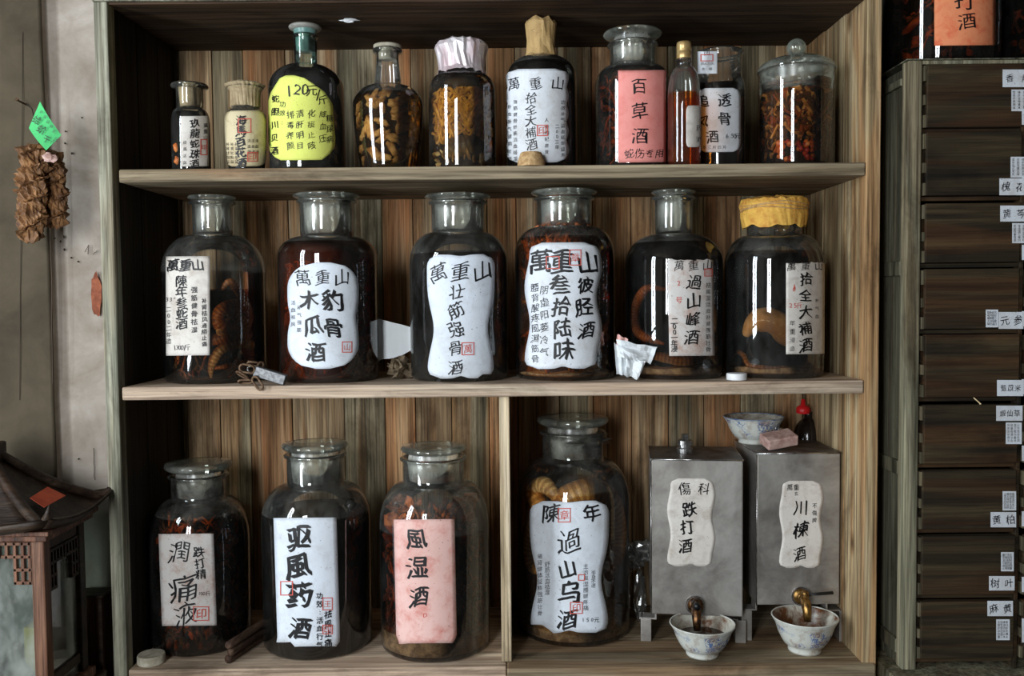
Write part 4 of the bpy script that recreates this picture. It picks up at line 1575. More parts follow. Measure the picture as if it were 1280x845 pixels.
c = at_z(190, 826, Z3)
c.y = 0.035
c.x = at(189, 818, 0.035).x
rr = 17 * 1.83 / FPX
g = Geo()
g.lathe([(0.001, Z3 + 0.0005), (rr * .92, Z3 + 0.0005), (rr, Z3 + 0.003), (rr, Z3 + 0.017), (rr * 0.95, Z3 + 0.02), (rr * .5, Z3 + 0.0205), (0.001, Z3 + 0.020)], (c.x, c.y, 0), 44)
o = g.build('jar_lid', M_OFFW, smooth=False)
tag(origin_to(o, (c.x, c.y, Z3)), 'round off-white lid lying at the left end of bottom shelf', 'lid')

# three sticks between the two left jars of the bottom shelf
for k, (x, y, yz) in enumerate([(285, 789, 0.042), (288, 803, 0.0255), (285, 817, 0.009)]):
    a = at(x, y, 0.02 + 0.004 * k)
    a.z = Z3 + yz
    b = a + Vector((0.055, 0.19, 0.0))
    g = Geo()
    rr = [0.0085, 0.0080, 0.0086][k]
    n = 9
    pts = [a + (b - a) * (i / n) for i in range(n + 1)]
    g.tube([a + (a - b).normalized() * 0.003] + pts, [rr * 0.6] + [rr * (1 + 0.04 * math.sin(i * 2.3 + k)) for i in range(n + 1)], 14)
    o = g.build('wooden_stick', W_STICK, smooth=True)
    origin_to(o, a)
    tag(o, ['topmost of three dark round sticks by the leftmost bottom jar', 'middle one of three dark round sticks by the leftmost bottom jar', 'lowest of three dark round sticks by the leftmost bottom jar'][k], 'stick')

# padlock with rusty chain
lock = thing('padlock', 'old grey padlock lying before the first two middle-shelf jars', 'padlock', at(335, 472, 0.0))
L0, L1 = at(318, 463, -0.001), at(356, 475, -0.001)
ux = (L1 - L0).normalized()
uz = Vector((-ux.z, 0, ux.x))
uy = Vector((0, 1, 0))
mt = Matrix((ux, uy, uz)).transposed().to_4x4()
mt.translation = L0
g = Geo()
Ln = (L1 - L0).length
g.box((0, -0.002, -0.0105), (Ln, 0.016, 0.0105), 0, mt)
dz = Z2 + 0.0008 - min(v.z for v in g.v)
for v in g.v:
    v.z += dz
lk = g.build('lock_body', M_LOCK, lock, bevel=0.0015)
g = Geo()
g.tube([mt @ Vector(p) + Vector((0, 0, dz)) for p in ((0, 0.006, 0.0065), (-0.010, 0.006, 0.0065), (-0.016, 0.006, 0.003), (-0.016, 0.006, -0.003), (-0.010, 0.006, -0.0065), (0, 0.006, -0.0065))], 0.0023, 8)
g.build('shackle', M_STEEL_B, lock, smooth=True)
chain = thing('chain', 'rusty chain links looped round the padlock shackle on middle shelf edge', 'chain', at(308, 470, 0.0))


def link(c, rotx, roty, rotz, L=0.030, W=0.017, r_=0.0023):
    M = Matrix.Rotation(math.radians(rotz), 3, 'Z') @ Matrix.Rotation(math.radians(roty), 3, 'Y') @ Matrix.Rotation(math.radians(rotx), 3, 'X')
    pts = []
    for i in range(25):
        a = 2 * math.pi * i / 24
        ca, sa = math.cos(a), math.sin(a)
        pts.append(Vector(c) + M @ Vector(((L / 2 - W / 2) * (1 if ca > 0 else -1) + W / 2 * ca, 0, W / 2 * sa)))
    g = Geo()
    g.tube(pts, r_, 8, cap=False)
    g.build('chain_link', M_RUST, chain, smooth=True)


c0 = at(309, 461, -0.004)
link(c0, 15, 12, 8)
link(at(303, 469, 0.0), 70, 35, 20, 0.026, 0.015)
link(at(307, 477, 0.0), 60, 0, 10, 0.028, 0.016)
link(at(322, 479, -0.008), 15, 55, -5, 0.030, 0.015)
link(at(317, 455, 0.012), 55, 10, 20, 0.024, 0.014)
link(at(325, 458, 0.014), 20, -60, 30, 0.018, 0.012)

# white card and dry leaf behind
g = Geo()
Yk = 0.17
top = [(462, 395, 0), (476, 399, -.002), (490, 403, -.010), (503, 406, -.016), (520, 411, -.018)]
bot = [(448, 470, 0), (477, 449, -.002), (490, 448, -.010), (503, 444, -.016), (520, 434, -.018)]
vs = []
for a, b in zip(top, bot):
    vs += [at(a[0], a[1], Yk + a[2]), at(b[0], b[1], Yk + b[2])]
vs[1].z = Z2 + 0.0004
g.add(vs, [(2 * i, 2 * i + 1, 2 * i + 3, 2 * i + 2) for i in range(4)])
o = g.build('paper_card', P_TISSUE, solid=0.0008)
tag(origin_to(o, vs[1]), 'white card leaning between the red-brown and black middle-shelf jars', 'card')


def crumple(name, label, cat, mat, c, size, seed, n=16, amp=0.8, freq=2.6, zfloor=None, solid=0.0):
    g = Geo()
    g.blob(c, size, seed, amp, n, freq=freq)
    for v in g.v:
        d = noise.noise_vector(v * 70) * size[0] * 0.22
        v += d
        if zfloor is not None:
            v.z = max(v.z, zfloor)
    o = g.build(name, mat)
    origin_to(o, (c[0], c[1], zfloor if zfloor is not None else c[2]))
    return tag(o, label, cat)


c = at(500, 462, 0.13)
# dry husk: curled leaf sheets
husk = thing('dry_husk', 'crumpled dry brown husk on middle shelf below the white card', 'husk', (c.x, c.y, Z2))
for k in range(5):
    g = Geo()
    vs = []
    a0 = k * 1.25
    for i in range(7):
        for j in range(5):
            u, v_ = i / 6 - 0.5, j / 4 - 0.5
            p = Vector((u * 0.055, 0.014 * math.cos(v_ * 4) + 0.006 * math.sin(u * 7 + k), v_ * 0.022))
            p = Matrix.Rotation(a0, 3, 'Y') @ Matrix.Rotation(k * 0.9, 3, 'Z') @ p
            p += noise.noise_vector(p * 40 + Vector((k, 0, 0))) * 0.004
            p += Vector((c.x, c.y, Z2 + 0.022))
            p.z = max(p.z, Z2 + 0.0005)
            vs.append(p)
    g.add(vs, [(i * 5 + j, i * 5 + j + 1, (i + 1) * 5 + j + 1, (i + 1) * 5 + j) for i in range(6) for j in range(4)])
    g.build('leaf_sheet', M_LEAF, husk, solid=0.0006)

# tissue: folded sheet pieces
c = at(797, 450, 0.055)
tis = thing('crumpled_tissue', 'crumpled white tissue stuffed between two middle-shelf jars right of centre', 'tissue', (c.x, c.y, Z2))


def sheet(parent, name, quad, mat, folds, seed, depth=0.01, n=10, solid=0.0005):
    g = Geo()
    vs = []
    for i in range(n + 1):
        for j in range(n + 1):
            u, v_ = i / n, j / n
            p = quad[0].lerp(quad[1], u).lerp(quad[3].lerp(quad[2], u), v_)
            p = p + Vector((0, -depth * math.sin(folds * u * math.pi + seed) * (0.4 + 0.6 * v_) + depth * 0.7 * noise.noise(Vector((u * 4, v_ * 4, seed))), depth * 0.5 * noise.noise(Vector((u * 3, v_ * 3, seed + 9)))))
            vs.append(p)
    W = n + 1
    g.add(vs, [(i * W + j, i * W + j + 1, (i + 1) * W + j + 1, (i + 1) * W + j) for i in range(n) for j in range(n)])
    return g.build(name, mat, parent, solid=solid)


sheet(tis, 'upper_fold', [at(770, 424, 0.04), at(822, 434, 0.03), at(814, 456, 0.03), at(776, 446, 0.035)], P_TISSUE, 1.2, 1)
sheet(tis, 'lower_fold', [at(784, 448, 0.035), at(807, 452, 0.03), at(797, 474, 0.03), at(782, 470, 0.035)], P_TISSUE, 2.2, 2, 0.008)
sheet(tis, 'side_fold', [at(768, 428, 0.05), at(787, 440, 0.045), at(786, 470, 0.045), at(771, 468, 0.05)], P_TISSUE, 4.0, 3, 0.008)
sheet(tis, 'inner_fold', [at(772, 418, 0.06), at(785, 424, 0.055), at(783, 440, 0.055), at(770, 436, 0.06)], P_PINKF, 3.0, 4, 0.006)

# clear crumpled plastic behind the biggest jar
c = at(800, 700, 0.24)
g = Geo()
for k in range(7):
    g.blob((c.x + rnd.uniform(-.02, .02), c.y + rnd.uniform(-.01, .01), c.z + rnd.uniform(-.03, .03)), (0.022, 0.012, 0.016), k, 1.2, 7, freq=4)
zm = min(v.z for v in g.v)
g.blob((c.x, c.y, (zm + Z3) / 2), (0.014, 0.014, (zm - Z3) / 2 + 0.004), 20, 0.5, 8, freq=4)
o = g.build('plastic_bag', M_PLASTIC)
tag(origin_to(o, (c.x, c.y, Z3 + 0.001)), 'crumpled clear plastic bag between the biggest jar and the left tin', 'plastic bag')

# ------------------------------------------------------------------ steel tins
ZB = Z3 + 0.001


def tin(label, xl, xr, yt, yb, Yf, depth, rotdeg, ink, lbox, shape, pm, tapx, tapy, brass, lever, foot_specs, capspec, zbase_extra=0.0):
    A, B = at(xl, (yt + yb) / 2, Yf), at(xr, (yt + yb) / 2, Yf)
    a = math.radians(rotdeg)
    ux = Vector((math.cos(a), math.sin(a), 0))
    uy = Vector((-math.sin(a), math.cos(a), 0))
    W_ = (B - A).length
    zt, zb_ = at((xl + xr) / 2, yt, Yf).z, at((xl + xr) / 2, yb, Yf).z
    org = Vector((A.x, A.y, 0))
    root = thing('wine_tin', label, 'tin', (org.x, org.y, ZB))

    def L(x, y, z):
        return org + ux * x + uy * y + Vector((0, 0, z))
    M4 = Matrix((ux, uy, Vector((0, 0, 1)))).transposed().to_4x4()
    M4.translation = org
    g = Geo()
    g.box((0, 0, zb_), (W_, depth, zt - 0.0015), 0, M4)
    g.build('tin_body', M_STEEL, root, bevel=0.0025)
    g = Geo()
    g.box((0.001, 0.001, zt - 0.0012), (W_ - 0.001, depth - 0.001, zt), 0, M4)
    g.build('tin_top', M_STEEL_TOP, root)
    g = Geo()
    for p0, p1 in (((-.0008, -.0008), (W_ + .0008, -.0008)), ((-.0008, -.0008), (-.0008, depth)), ((W_ + .0008, -.0008), (W_ + .0008, depth))):
        g.tube([L(p0[0], p0[1], zt - 0.001), L(p1[0], p1[1], zt - 0.001)], 0.0016, 6)
    g.tube([L(0, 0, zb_), L(0, 0, zt)], 0.0014, 6)
    g.build('tin_seam', M_STEEL_B, root, smooth=True)
    # bracket feet
    for fx, fy in foot_specs:
        g = Geo()
        fw, ft = 0.034, 0.004
        g.box((fx, fy, ZB), (fx + ft, fy + fw, zb_ - 0.012), 0, M4)
        g.box((fx - 0.004 if fx < W_ / 2 else fx - 0.03, fy, zb_ - 0.016), (fx + 0.034 if fx < W_ / 2 else fx + ft + .002, fy + fw, zb_ - 0.012), 0, M4)
        fx2 = fx + 0.03 if fx < W_ / 2 else fx - 0.03
        g.box((fx2, fy, zb_ - 0.014), (fx2 + ft, fy + fw, zb_ + 0.004), 0, M4)
        g.box((fx - 0.001, fy - 0.003, ZB), (fx + ft + 0.018 * (1 if fx > W_ / 2 else 1), fy, zb_ - 0.014), 0, M4)
        g.build('foot', M_STEEL, root, bevel=0.001)
    n = -uy

    def mapper(px, py, off):
        p = at_plane(px, py, org, n)
        return p + n * off
    label_on(root, lbox, shape, pm, mapper, ink, None, off=0.0008)
    # tap
    c = at_plane(tapx, tapy, org, n)
    tap = Geo()
    mb = M_BRASS if brass else M_BRASS_D
    tap.tube([c + uy * 0.002, c + n * 0.006], 0.017, 20)
    tap.tube([c + n * 0.004, c + n * 0.012], 0.011, 6)
    tap.tube([c + n * 0.01, c + n * 0.026, c + n * 0.036 + Vector((0, 0, -0.006)), c + n * 0.042 + Vector((0, 0, -0.020)), c + n * 0.045 + Vector((0, 0, -0.040))], [0.0075, 0.010, 0.011, 0.0095, 0.0072], 16)
    t_ = tap.build('tap', mb, root, smooth=True)
    g = Geo()
    g.tube([c + n * 0.028 + Vector((0, 0, z_)) for z_ in (0.004, 0.010, 0.014, 0.019, 0.022)], [0.009, 0.007, 0.0085, 0.007, 0.004], 16)
    g.build('valve_stem', mb, t_, smooth=True)
    g = Geo()
    h0 = c + n * 0.028 + Vector((0, 0, 0.013))
    if lever:
        g.tube([h0 + ux * 0.006, h0 + ux * 0.030 + Vector((0, 0, 0.001)), h0 + ux * 0.060 + Vector((0, 0, 0.003))], [0.0035, 0.0048, 0.0052], 8, flat=0.7)
    else:
        g.tube([h0 + n * 0.002, h0 + n * 0.022 + Vector((0, 0, -0.001))], [0.006, 0.0075], 10)
    g.build('handle', M_BLACKP, t_, smooth=True)
    # wet stain ring: washer
    g = Geo()
    g.tube([c + n * 0.0005, c + n * 0.003], 0.021, 24)
    g.build('washer', M_STEEL_B, t_)
    if capspec:
        x, y, k = capspec
        p = L(x, y, zt)
        g = Geo()
        g.lathe([(0.018 * k, 0), (0.018 * k, 0.010 * k), (0.014 * k, 0.012 * k), (0.014 * k, 0.018 * k), (0.017 * k, 0.019 * k), (0.017 * k, 0.028 * k), (0.012 * k, 0.030 * k), (0.008 * k, 0.031 * k)], p, 24)
        g.box((p.x - .007 * k, p.y - .007 * k, p.z + .030 * k), (p.x + .007 * k, p.y + .007 * k, p.z + .042 * k))
        g.build('filler_cap', M_STEEL_B, root)
    return root, org, ux, uy, zt, zb_, W_


def ink(g, m, o_):
    line(g, '傷科', 611, 856, 880, 17, m, o_, weight=0.0)
    column(g, '跌打酒', 862, 636, 682, 19, m, o_, dx=-6, weight=0.02)


tinA = tin('steel wine tin with filler cap, next to the biggest jar', 814, 926, 573, 767, 0.115, 0.17, -7.0, ink, (834, 598, 894, 708), 'wavy', P_AGED,
           869, 756, False, False, [(-0.022, 0.01), (0.183, 0.02)], (0.078, 0.085, 1.0))


def ink(g, m, o_):
    line(g, '萬重', 609, 987, 995, 8, m, o_)
    put_glyph(g, '川', 1001, 634, 21, m, o_, weight=0.0)
    put_glyph(g, '楝', 1001, 662, 22, m, o_, weight=0.02)
    put_glyph(g, '酒', 999, 692, 19, m, o_, weight=0.01)
    column(g, '不傷脾', 1018, 632, 650, 7, m, o_)
    column(g, '玄', 995, 617, 617, 6, m, o_)


tinB = tin('steel wine tin with brass tap and stone on top, near the right side panel', 946, 1050, 566, 756, 0.115, 0.19, 0.0, ink, (974, 601, 1029, 710), 'wavy', P_AGED,
           1001, 745, True, True, [(-0.03, 0.01), (0.182, 0.0)], None)
root, org, ux, uy, zt, zb_, W_ = tinB
zT2 = zt


def bowl(label, cx, r_, ytop, Y, zbase, seed, liquid_=False):
    s = (1.8 + Y) / FPX
    X = at(cx, ytop + 20, Y).x
    zr = at(cx, ytop, Y).z
    R_ = r_ * s
    H = zr - zbase
    root = thing('porcelain_bowl', label, 'bowl', (X, Y, zbase))
    fr = R_ * 0.50
    outer = [(fr * 0.9, zbase + 0.001), (fr, zbase), (fr * 1.02, zbase + H * 0.06), (fr * 1.0, zbase + H * 0.17), (fr * 1.25, zbase + H * 0.23), (R_ * 0.72, zbase + H * 0.38), (R_ * 0.82, zbase + H * 0.58), (R_ * 0.89, zbase + H * 0.8), (R_ * 0.99, zbase + H * 0.97), (R_, zr)]
    g = Geo()
    g.lathe([(0.001, zbase + 0.004), (fr * 0.85, zbase + 0.004)] + outer, (X, Y, 0), 64)
    o = g.build('bowl_body', M_BOWL, root, smooth=True)
    g = Geo()
    inner = [(R_, zr), (R_ * 0.975, zr + 0.0008), (R_ * 0.955, zr - 0.003), (R_ * 0.85, zbase + H * 0.8), (R_ * 0.77, zbase + H * 0.58), (R_ * 0.62, zbase + H * 0.38), (R_ * 0.35, zbase + H * 0.26), (0.001, zbase + H * 0.24)]
    g.lathe(inner, (X, Y, 0), 64)
    g.build('bowl_inside', M_BOWL_IN, root, smooth=True)
    g = Geo()
    g.tube([(X + R_ * 0.985 * math.cos(a), Y + R_ * 0.985 * math.sin(a), zr) for a in [2 * math.pi * i / 64 for i in range(65)]], 0.0017, 8, cap=False)
    g.build('rim', M_BLUERIM if seed == 3 else M_BOWL, root, smooth=True)
    if liquid_:
        g = Geo()
        g.lathe([(0.001, zbase + H * 0.60), (R_ * 0.76, zbase + H * 0.60)], (X, Y, 0), 40)
        g.build('dripped_wine', M_TEA, root)
    return root


bowl('white bowl with dark drips under the dark tap of the left tin', 878, 41, 779, 0.052, ZB, 1, True)
bowl('white bowl with blue flowers under the brass tap of the right tin', 1006, 41, 770, 0.068, ZB, 2)
bowl('blue-rimmed white bowl standing on top of the tins behind the stone', 942, 37, 521, 0.255, zT2, 3)

# pinkish stone block on tin
c = at(975, 552, 0.15)
g = Geo()
mt = Matrix.Rotation(math.radians(-8), 4, 'Y') @ Matrix.Rotation(math.radians(12), 4, 'Z') @ Matrix.Rotation(math.radians(18), 4, 'X')
mt = Matrix.Translation((c.x, 0.16, zT2 + 0.021)) @ mt
g.box((-0.036, -0.022, -0.011), (0.036, 0.022, 0.013), 0, mt)
dz = zT2 + 0.0004 - min(v.z for v in g.v)
for v in g.v:
    v.z += dz
o = g.build('stone_block', M_PINKB, bevel=0.003)
tag(origin_to(o, (c.x, 0.16, zT2)), 'pinkish stone block lying on the right tin before the bowl', 'stone')
# cap that pokes up behind the stone
p = at(974, 537, 0.22)
g = Geo()
g.lathe([(0.012, zT2), (0.012, zT2 + 0.02), (0.009, zT2 + 0.022), (0.009, zT2 + 0.034), (0.007, p.z + 0.004), (0.001, p.z + 0.004)], (p.x, 0.22, 0), 20)
g.build('filler_cap', M_STEEL_B, root)

# dark round bottle with red cap behind the right tin
Yb = 0.33
R_ = 0.036
Xb = at(1008, 560, Yb).x
rootb = thing('squat_bottle', 'dark bottle with red cap standing behind the right tin', 'bottle', (Xb, Yb - 0.012, zT2 - 0.22 if False else ZB))
Yb = 0.31 + 0.001
g = Geo()
ztb = at(1005, 515, Yb).z
zc = ztb - 0.055
prof = [(0.001, ZB), (0.035, ZB), (0.037, ZB + 0.01)] + [(0.037, zc - 0.02)] + [(0.037 * math.cos(t), zc - 0.02 + 0.062 * math.sin(t)) for t in [k / 8 * 1.3 for k in range(1, 9)]] + [(0.010, ztb)]
g.lathe(prof, (Xb, Yb + 0.006, 0), 32)
M_DKB = simple('dark_bottle_glass', (26, 20, 17), 0.15, spec=0.6)
g.build('body', M_DKB, rootb, smooth=True)
g = Geo()
pc = Vector((at(1005, 510, Yb).x, Yb + 0.006, ztb - 0.004))
g.lathe([(0.015, 0), (0.0165, 0.004), (0.016, 0.013), (0.012, 0.018), (0.006, 0.020), (0.0045, 0.034), (0.001, 0.035)], pc, 24)
g.build('red_cap', M_REDP, rootb, smooth=True)

# ------------------------------------------------------------------ drawer cabinet on the right
YD = 0.0
XD0 = at(1133, 300, YD).x
XS = at(1151, 420, YD).x
XE = at(1273, 420, YD).x
XF = XE + (XE - XS) + 0.03
ZDT = at(1133, 74, YD).z
ZDB = at(1120, 838, YD).z
dc = thing('drawer_cabinet', 'tall dark medicine cabinet of small labelled drawers on the right', 'cabinet', (XD0 + 0.2, 0.2, 0))
part_box('side_panel', (XD0 + 0.006, 0.02, 0.0), (XD0 + 0.012, 0.36, ZDT - 0.01), W_CAB, dc)
part_box('front_stile', (XD0, YD, ZDB), (XS - 0.002, 0.03, ZDT - 0.002), W_CAB, dc, 0.003)
part_box('rear_stile', (XD0, 0.30, ZDB), (XD0 + 0.03, 0.37, ZDT - 0.002), W_CAB, dc, 0.003)
part_box('side_moulding', (XD0 - 0.002, 0.032, ZDT - 0.045), (XD0 + 0.006, 0.30, ZDT - 0.03), W_CAB, dc, 0.002)
for yy in (335, 575, 790):
    zz = at(1110, yy, 0.1).z
    part_box('side_rail', (XD0 - 0.001, 0.031, zz - 0.018), (XD0 + 0.006, 0.299, zz + 0.012), W_CAB, dc, 0.002)
part_box('cabinet_top', (XD0 - 0.004, -0.004, ZDT - 0.002), (XF + 0.03, 0.37, ZDT + 0.0), W_CAB, dc, 0.001)
part_box('top_rail', (XS - 0.0015, 0.001, ZDT - 0.010), (XF, 0.03, ZDT - 0.0025), W_CAB, dc, 0.001)
part_box('right_stile', (XE + 0.003, 0.004, ZDB), (XE + 0.010, 0.03, ZDT - 0.011), W_DRAWER, dc, 0.001)
part_box('right_side', (XF, 0.0, 0.0), (XF + 0.02, 0.36, ZDT - 0.003), W_CAB, dc, 0.001)
part_box('cabinet_back', (XD0 + 0.02, 0.34, 0.0), (XF, 0.36, ZDT - 0.01), M_GAP, dc, 0)
part_box('plinth', (XD0 - 0.03, -0.05, ZDB - 0.035), (XF + 0.03, 0.36, ZDB - 0.0005), W_CAB, dc, 0.003)
part_box('lower_body', (XD0, 0.0, 0.0), (XF, 0.33, ZDB - 0.036), W_DRAWER, dc, 0.003)
DR = [(80, 159), (165, 244), (254, 328), (336, 411), (418, 496), (506, 579), (588, 661), (670, 743), (752, 823)]
DL = {0: [('香附', 1253, 87, 1290, 109), ('', 1264, 112, 1292, 139)], 1: [('', 1263, 196, 1290, 222), ('槐花', 1249, 223, 1282, 244)],
      2: [('黄芩', 1250, 257, 1283, 277), ('', 1265, 279, 1290, 304)], 3: [('', 1232, 387, 1247.5, 409), ('元参', 1248, 390, 1279, 411)],
      4: [('薏苡米', 1246, 475, 1279, 495)], 5: [('煅仙草', 1245, 507, 1278, 526), ('', 1257, 528, 1277, 555)],
      6: [('', 1253, 614, 1270, 638), ('黄柏', 1238, 640, 1270, 659)], 7: [('', 1251, 690, 1267, 714), ('树叶', 1236, 720, 1268, 738)],
      8: [('麻黄', 1234, 751, 1266, 770), ('', 1245, 774, 1262, 800)]}
for i, (ya, yb) in enumerate(DR):
    za, zb_ = at(1200, ya, YD).z, at(1200, yb, YD).z
    for col in (0, 1):
        x0, x1 = (XS, XE) if col == 0 else (XE + 0.013, XE + 0.013 + XE - XS)
        yo = rnd.uniform(-0.006, 0.0)
        g = Geo()
        g.box((x0 + 0.007, yo, zb_), (x1, yo + 0.018, za))
        g.box((x0 + 0.007, yo + 0.018, zb_ + 0.004), (x0 + 0.017, 0.30, za - 0.01))
        g.box((x1 - 0.01, yo + 0.018, zb_ + 0.004), (x1, 0.30, za - 0.01))
        g.box((x0 + 0.007, yo + 0.018, zb_ + 0.004), (x1, 0.30, zb_ + 0.012))
        d_ = g.build('drawer', W_DRAWER, dc, bevel=0.0015)
        H = za - zb_
        for t, h in ((0.0, 0.20), (0.36, 0.16), (0.74, 0.24)):
            g = Geo()
            g.box((x0 + 0.001, yo + 0.001, zb_ + H * t), (x0 + 0.0065, yo + 0.017, zb_ + H * (t + h)))
            g.build('dovetail_joint', W_DRAWER_EDGE, d_, bevel=0.0006)
        if col == 0:
            part_box('drawer_rail', (x0, 0.008, zb_ - 0.010), (XE + 0.002, 0.03, zb_ - 0.0015), W_DRAWER, dc, 0.001)
            for (txt, lx0, ly0, lx1, ly1) in DL.get(i, []):
                def mp(px, py, off, yo=yo):
                    return at(px, py, yo) + Vector((0, -off, 0))

                def both(g, m, o_, txt=txt, lx0=lx0, ly0=ly0, lx1=lx1, ly1=ly1):
                    if txt:
                        n = len(txt)
                        sz = min((ly1 - ly0) * 0.66, (min(lx1, 1281) - lx0) / n * 0.8)
                        line(g, txt, (ly0 + ly1) / 2, lx0 + (lx1 - lx0) * .24, lx1 - (lx1 - lx0) * .22, sz, m, o_, mi=1, wrap=False)
                    else:
                        nr = int((ly1 - ly0) / 4)
                        src = '性味甘温归经肝肾功能补益活血祛风除湿止痛用量三克主治咳嗽'
                        for q in range(nr):
                            y = ly0 + 3.5 + q * (ly1 - ly0 - 4) / nr
                            for w_ in range(4):
                                put_glyph(g, src[(q * 5 + w_ + i * 3) % len(src)], lx0 + 3 + w_ * (lx1 - lx0 - 5) / 3.6, y, 3.6, m, o_, mi=1, wrap=False, wild=0.3)
                if lx1 > 1290:
                    lx1 = 1290
                wd = XE
                label_on(d_, (lx0, ly0, lx1, ly1), 'rect', P_WHITE, mp, None, both=both, off=0.0006)
        else:
            def mp(px, py, off, yo=yo):
                return at(px, py, yo) + Vector((0, -off, 0))
            label_on(d_, (1277, yb - 22, 1302, yb - 3) if i < 8 else (1277, yb - 50, 1302, yb - 20), 'rect', P_WHITE, mp, None, both=lambda g, m, o_: put_glyph(g, '草', 1290, yb - 13, 10, m, o_, mi=1, wrap=False), off=0.0006)

# dry straw stuck between two drawers
a, b = at(1217, 497, -0.008), at(1226, 505, -0.012)
g = Geo()
g.tube([a, b, b + Vector((0.001, 0.006, -0.001))], 0.0012, 6)
o = g.build('dry_straw', M_ROOT_P)
tag(origin_to(o, a), 'pale dry straw poking out between two dark drawers', 'straw')


# big jars on the cabinet
def top_jar(label, cx, r_, Yf, liq):
    SHELFZ[9] = ZDT
    return make_jar(label, cx, r_, 9, Yf, -130, -170, 34, -205, ymid=40, liq=liq, yliq=-120)


J = top_jar('big dark jar with orange label on top of the drawer cabinet', 1176, 66, 0.01, L_DARK)


def ink(g, m, o_):
    put_glyph(g, '跌', 1203, -32, 26, m, o_, weight=0.0)
    put_glyph(g, '打', 1201, 0, 26, m, o_, weight=0.0)
    put_glyph(g, '酒', 1203, 27, 20, m, o_, weight=0.0)


label_on(J.root, (1169, -60, 1233, 57), 'rect', P_ORANGE, J.map, ink, None)
stopper(J, 42, -222, -210)
chips(J, 'herb_pieces', 'dark herb chips in the big orange-labelled jar', [M_HERB1, M_HERB2, M_HERB3], 200, -60, None, 0.024, 51, depth=(0.85, 0.95))
snake(J, 'bark_strip', 'bright orange bark strip seen at the left in the orange-labelled jar', M_HERB3, [(1131, 42, .95), (1138, 34, .96), (1146, 26, .96), (1152, 20, .96)], 4.5, 8, cat='bark')
J = top_jar('second big dark jar on the drawer cabinet at the right frame edge', 1312, 64, 0.03, L_DARK)
stopper(J, 42, -222, -210)
chips(J, 'herb_pieces', 'dark herb chips in the second big jar on the drawer cabinet', [M_HERB1, M_HERB2], 120, -60, None, 0.024, 52, depth=(0.85, 0.95))

# ------------------------------------------------------------------ room
XW = XL_OUT - 0.003


def wall_mesh():
    """plaster pier left of the shelf with a recessed strip; one stepped skin"""
    g = Geo()
    xs = [-2.2, at(52, 400, 0.02).x, at(62, 400, 0.02).x, at(70, 400, 0.045).x, at(78, 400, 0.045).x, XW]
    ys = [0.020, 0.020, 0.022, 0.045, 0.050, 0.052]
    zs = [i * 0.06 for i in range(48)]
    X, Yv = [], []
    for i in range(len(xs) - 1):
        n = 10 if i in (0, 4) else 3
        for k in range(n):
            X.append(xs[i] + (xs[i + 1] - xs[i]) * k / n)
            Yv.append(ys[i] + (ys[i + 1] - ys[i]) * k / n)
    X.append(xs[-1])
    Yv.append(ys[-1])
    vs = []
    for z in zs:
        for x, y in zip(X, Yv):
            vs.append((x, y + 0.004 * noise.noise(Vector((x * 12, z * 6, 0))), z))
    W = len(X)
    g.add(vs, [(i * W + j, i * W + j + 1, (i + 1) * W + j + 1, (i + 1) * W + j) for i in range(len(zs) - 1) for j in range(W - 1)])
    for f in range(len(g.f)):
        if (f % (W - 1)) < 14:
            g.m[f] = 1
    return g


struct(wall_mesh().build('wall_back', [M_PLASTER, M_CONC], smooth=True))
g = Geo()
g.box((-2.2, 0.40, 0), (2.6, 0.5, 2.8))
struct(g.build('wall_alcove', M_WALLI))
g = Geo()
g.box((-2.2, -3.4, -0.1), (2.6, 0.5, 0))
struct(g.build('floor', M_FLOOR))
g = Geo()
g.box((-2.2, -3.4, 2.8), (2.6, 0.5, 2.9))
struct(g.build('ceiling', M_CEIL))
g = Geo()
g.box((2.5, -3.3, 0), (2.6, 0.4, 2.8))
struct(g.build('wall_right', M_WALLI))


def holed(name, axis, c0, c1, a0, a1, h0, h1, z0, z1, mat):
    g = Geo()

    def b(p, q, zz0, zz1):
        if axis == 'x':
            g.box((c0, p, zz0), (c1, q, zz1))
        else:
            g.box((p, c0, zz0), (q, c1, zz1))
    b(a0, h0, 0, 2.8)
    b(h1, a1, 0, 2.8)
    b(h0, h1, 0, z0)
    b(h0, h1, z1, 2.8)
    return struct(g.build(name, mat))


holed('wall_left', 'x', -2.0, -1.9, -3.3, 0.4, -1.67, -1.05, 0.52, 2.7, M_WALLI)
holed('wall_front', 'y', -3.3, -3.2, -1.9, 2.5, -1.5, -0.82, 0.75, 2.65, M_WALLI)
# window frames with bars
g = Geo()
for y in (-1.67, -1.385, -1.075):
    w_ = 0.025 if y != -1.385 else 0.05
    g.box((-1.99, y, 0.72), (-1.95, y + w_, 2.7))
for z in (0.72, 2.67):
    g.box((-1.99, -1.67, z), (-1.95, -1.05, z + 0.03))
struct(g.build('window_1', W_LANT_D))
g = Geo()
for x, w_ in ((-1.5, 0.03), (-1.2, 0.07), (-0.85, 0.03)):
    g.box((x, -3.29, 0.75), (x + w_, -3.25, 2.65))
for z in (0.75, 2.62):
    g.box((-1.5, -3.29, z), (-0.82, -3.25, z + 0.03))
struct(g.build('window_2', W_LANT_D))
# chipped spot that bares the brick next to the post
g = Geo()
pc = at(121, 368, 0.048)
vs = [Vector((pc.x, 0.0455, pc.z))]
n = 18
for i in range(n):
    a = 2 * math.pi * i / n
    k = 1 + 0.35 * noise.noise(Vector((math.cos(a) * 2, math.sin(a) * 2, 3)))
    vs.append(Vector((pc.x + 0.011 * k * math.cos(a), 0.0455 + 0.001 * math.sin(a * 3), pc.z + 0.044 * k * math.sin(a))))
g.add(vs, [(0, i + 1, (i + 1) % n + 1) for i in range(n)])
struct(g.build('trim_1', M_BRICKR))
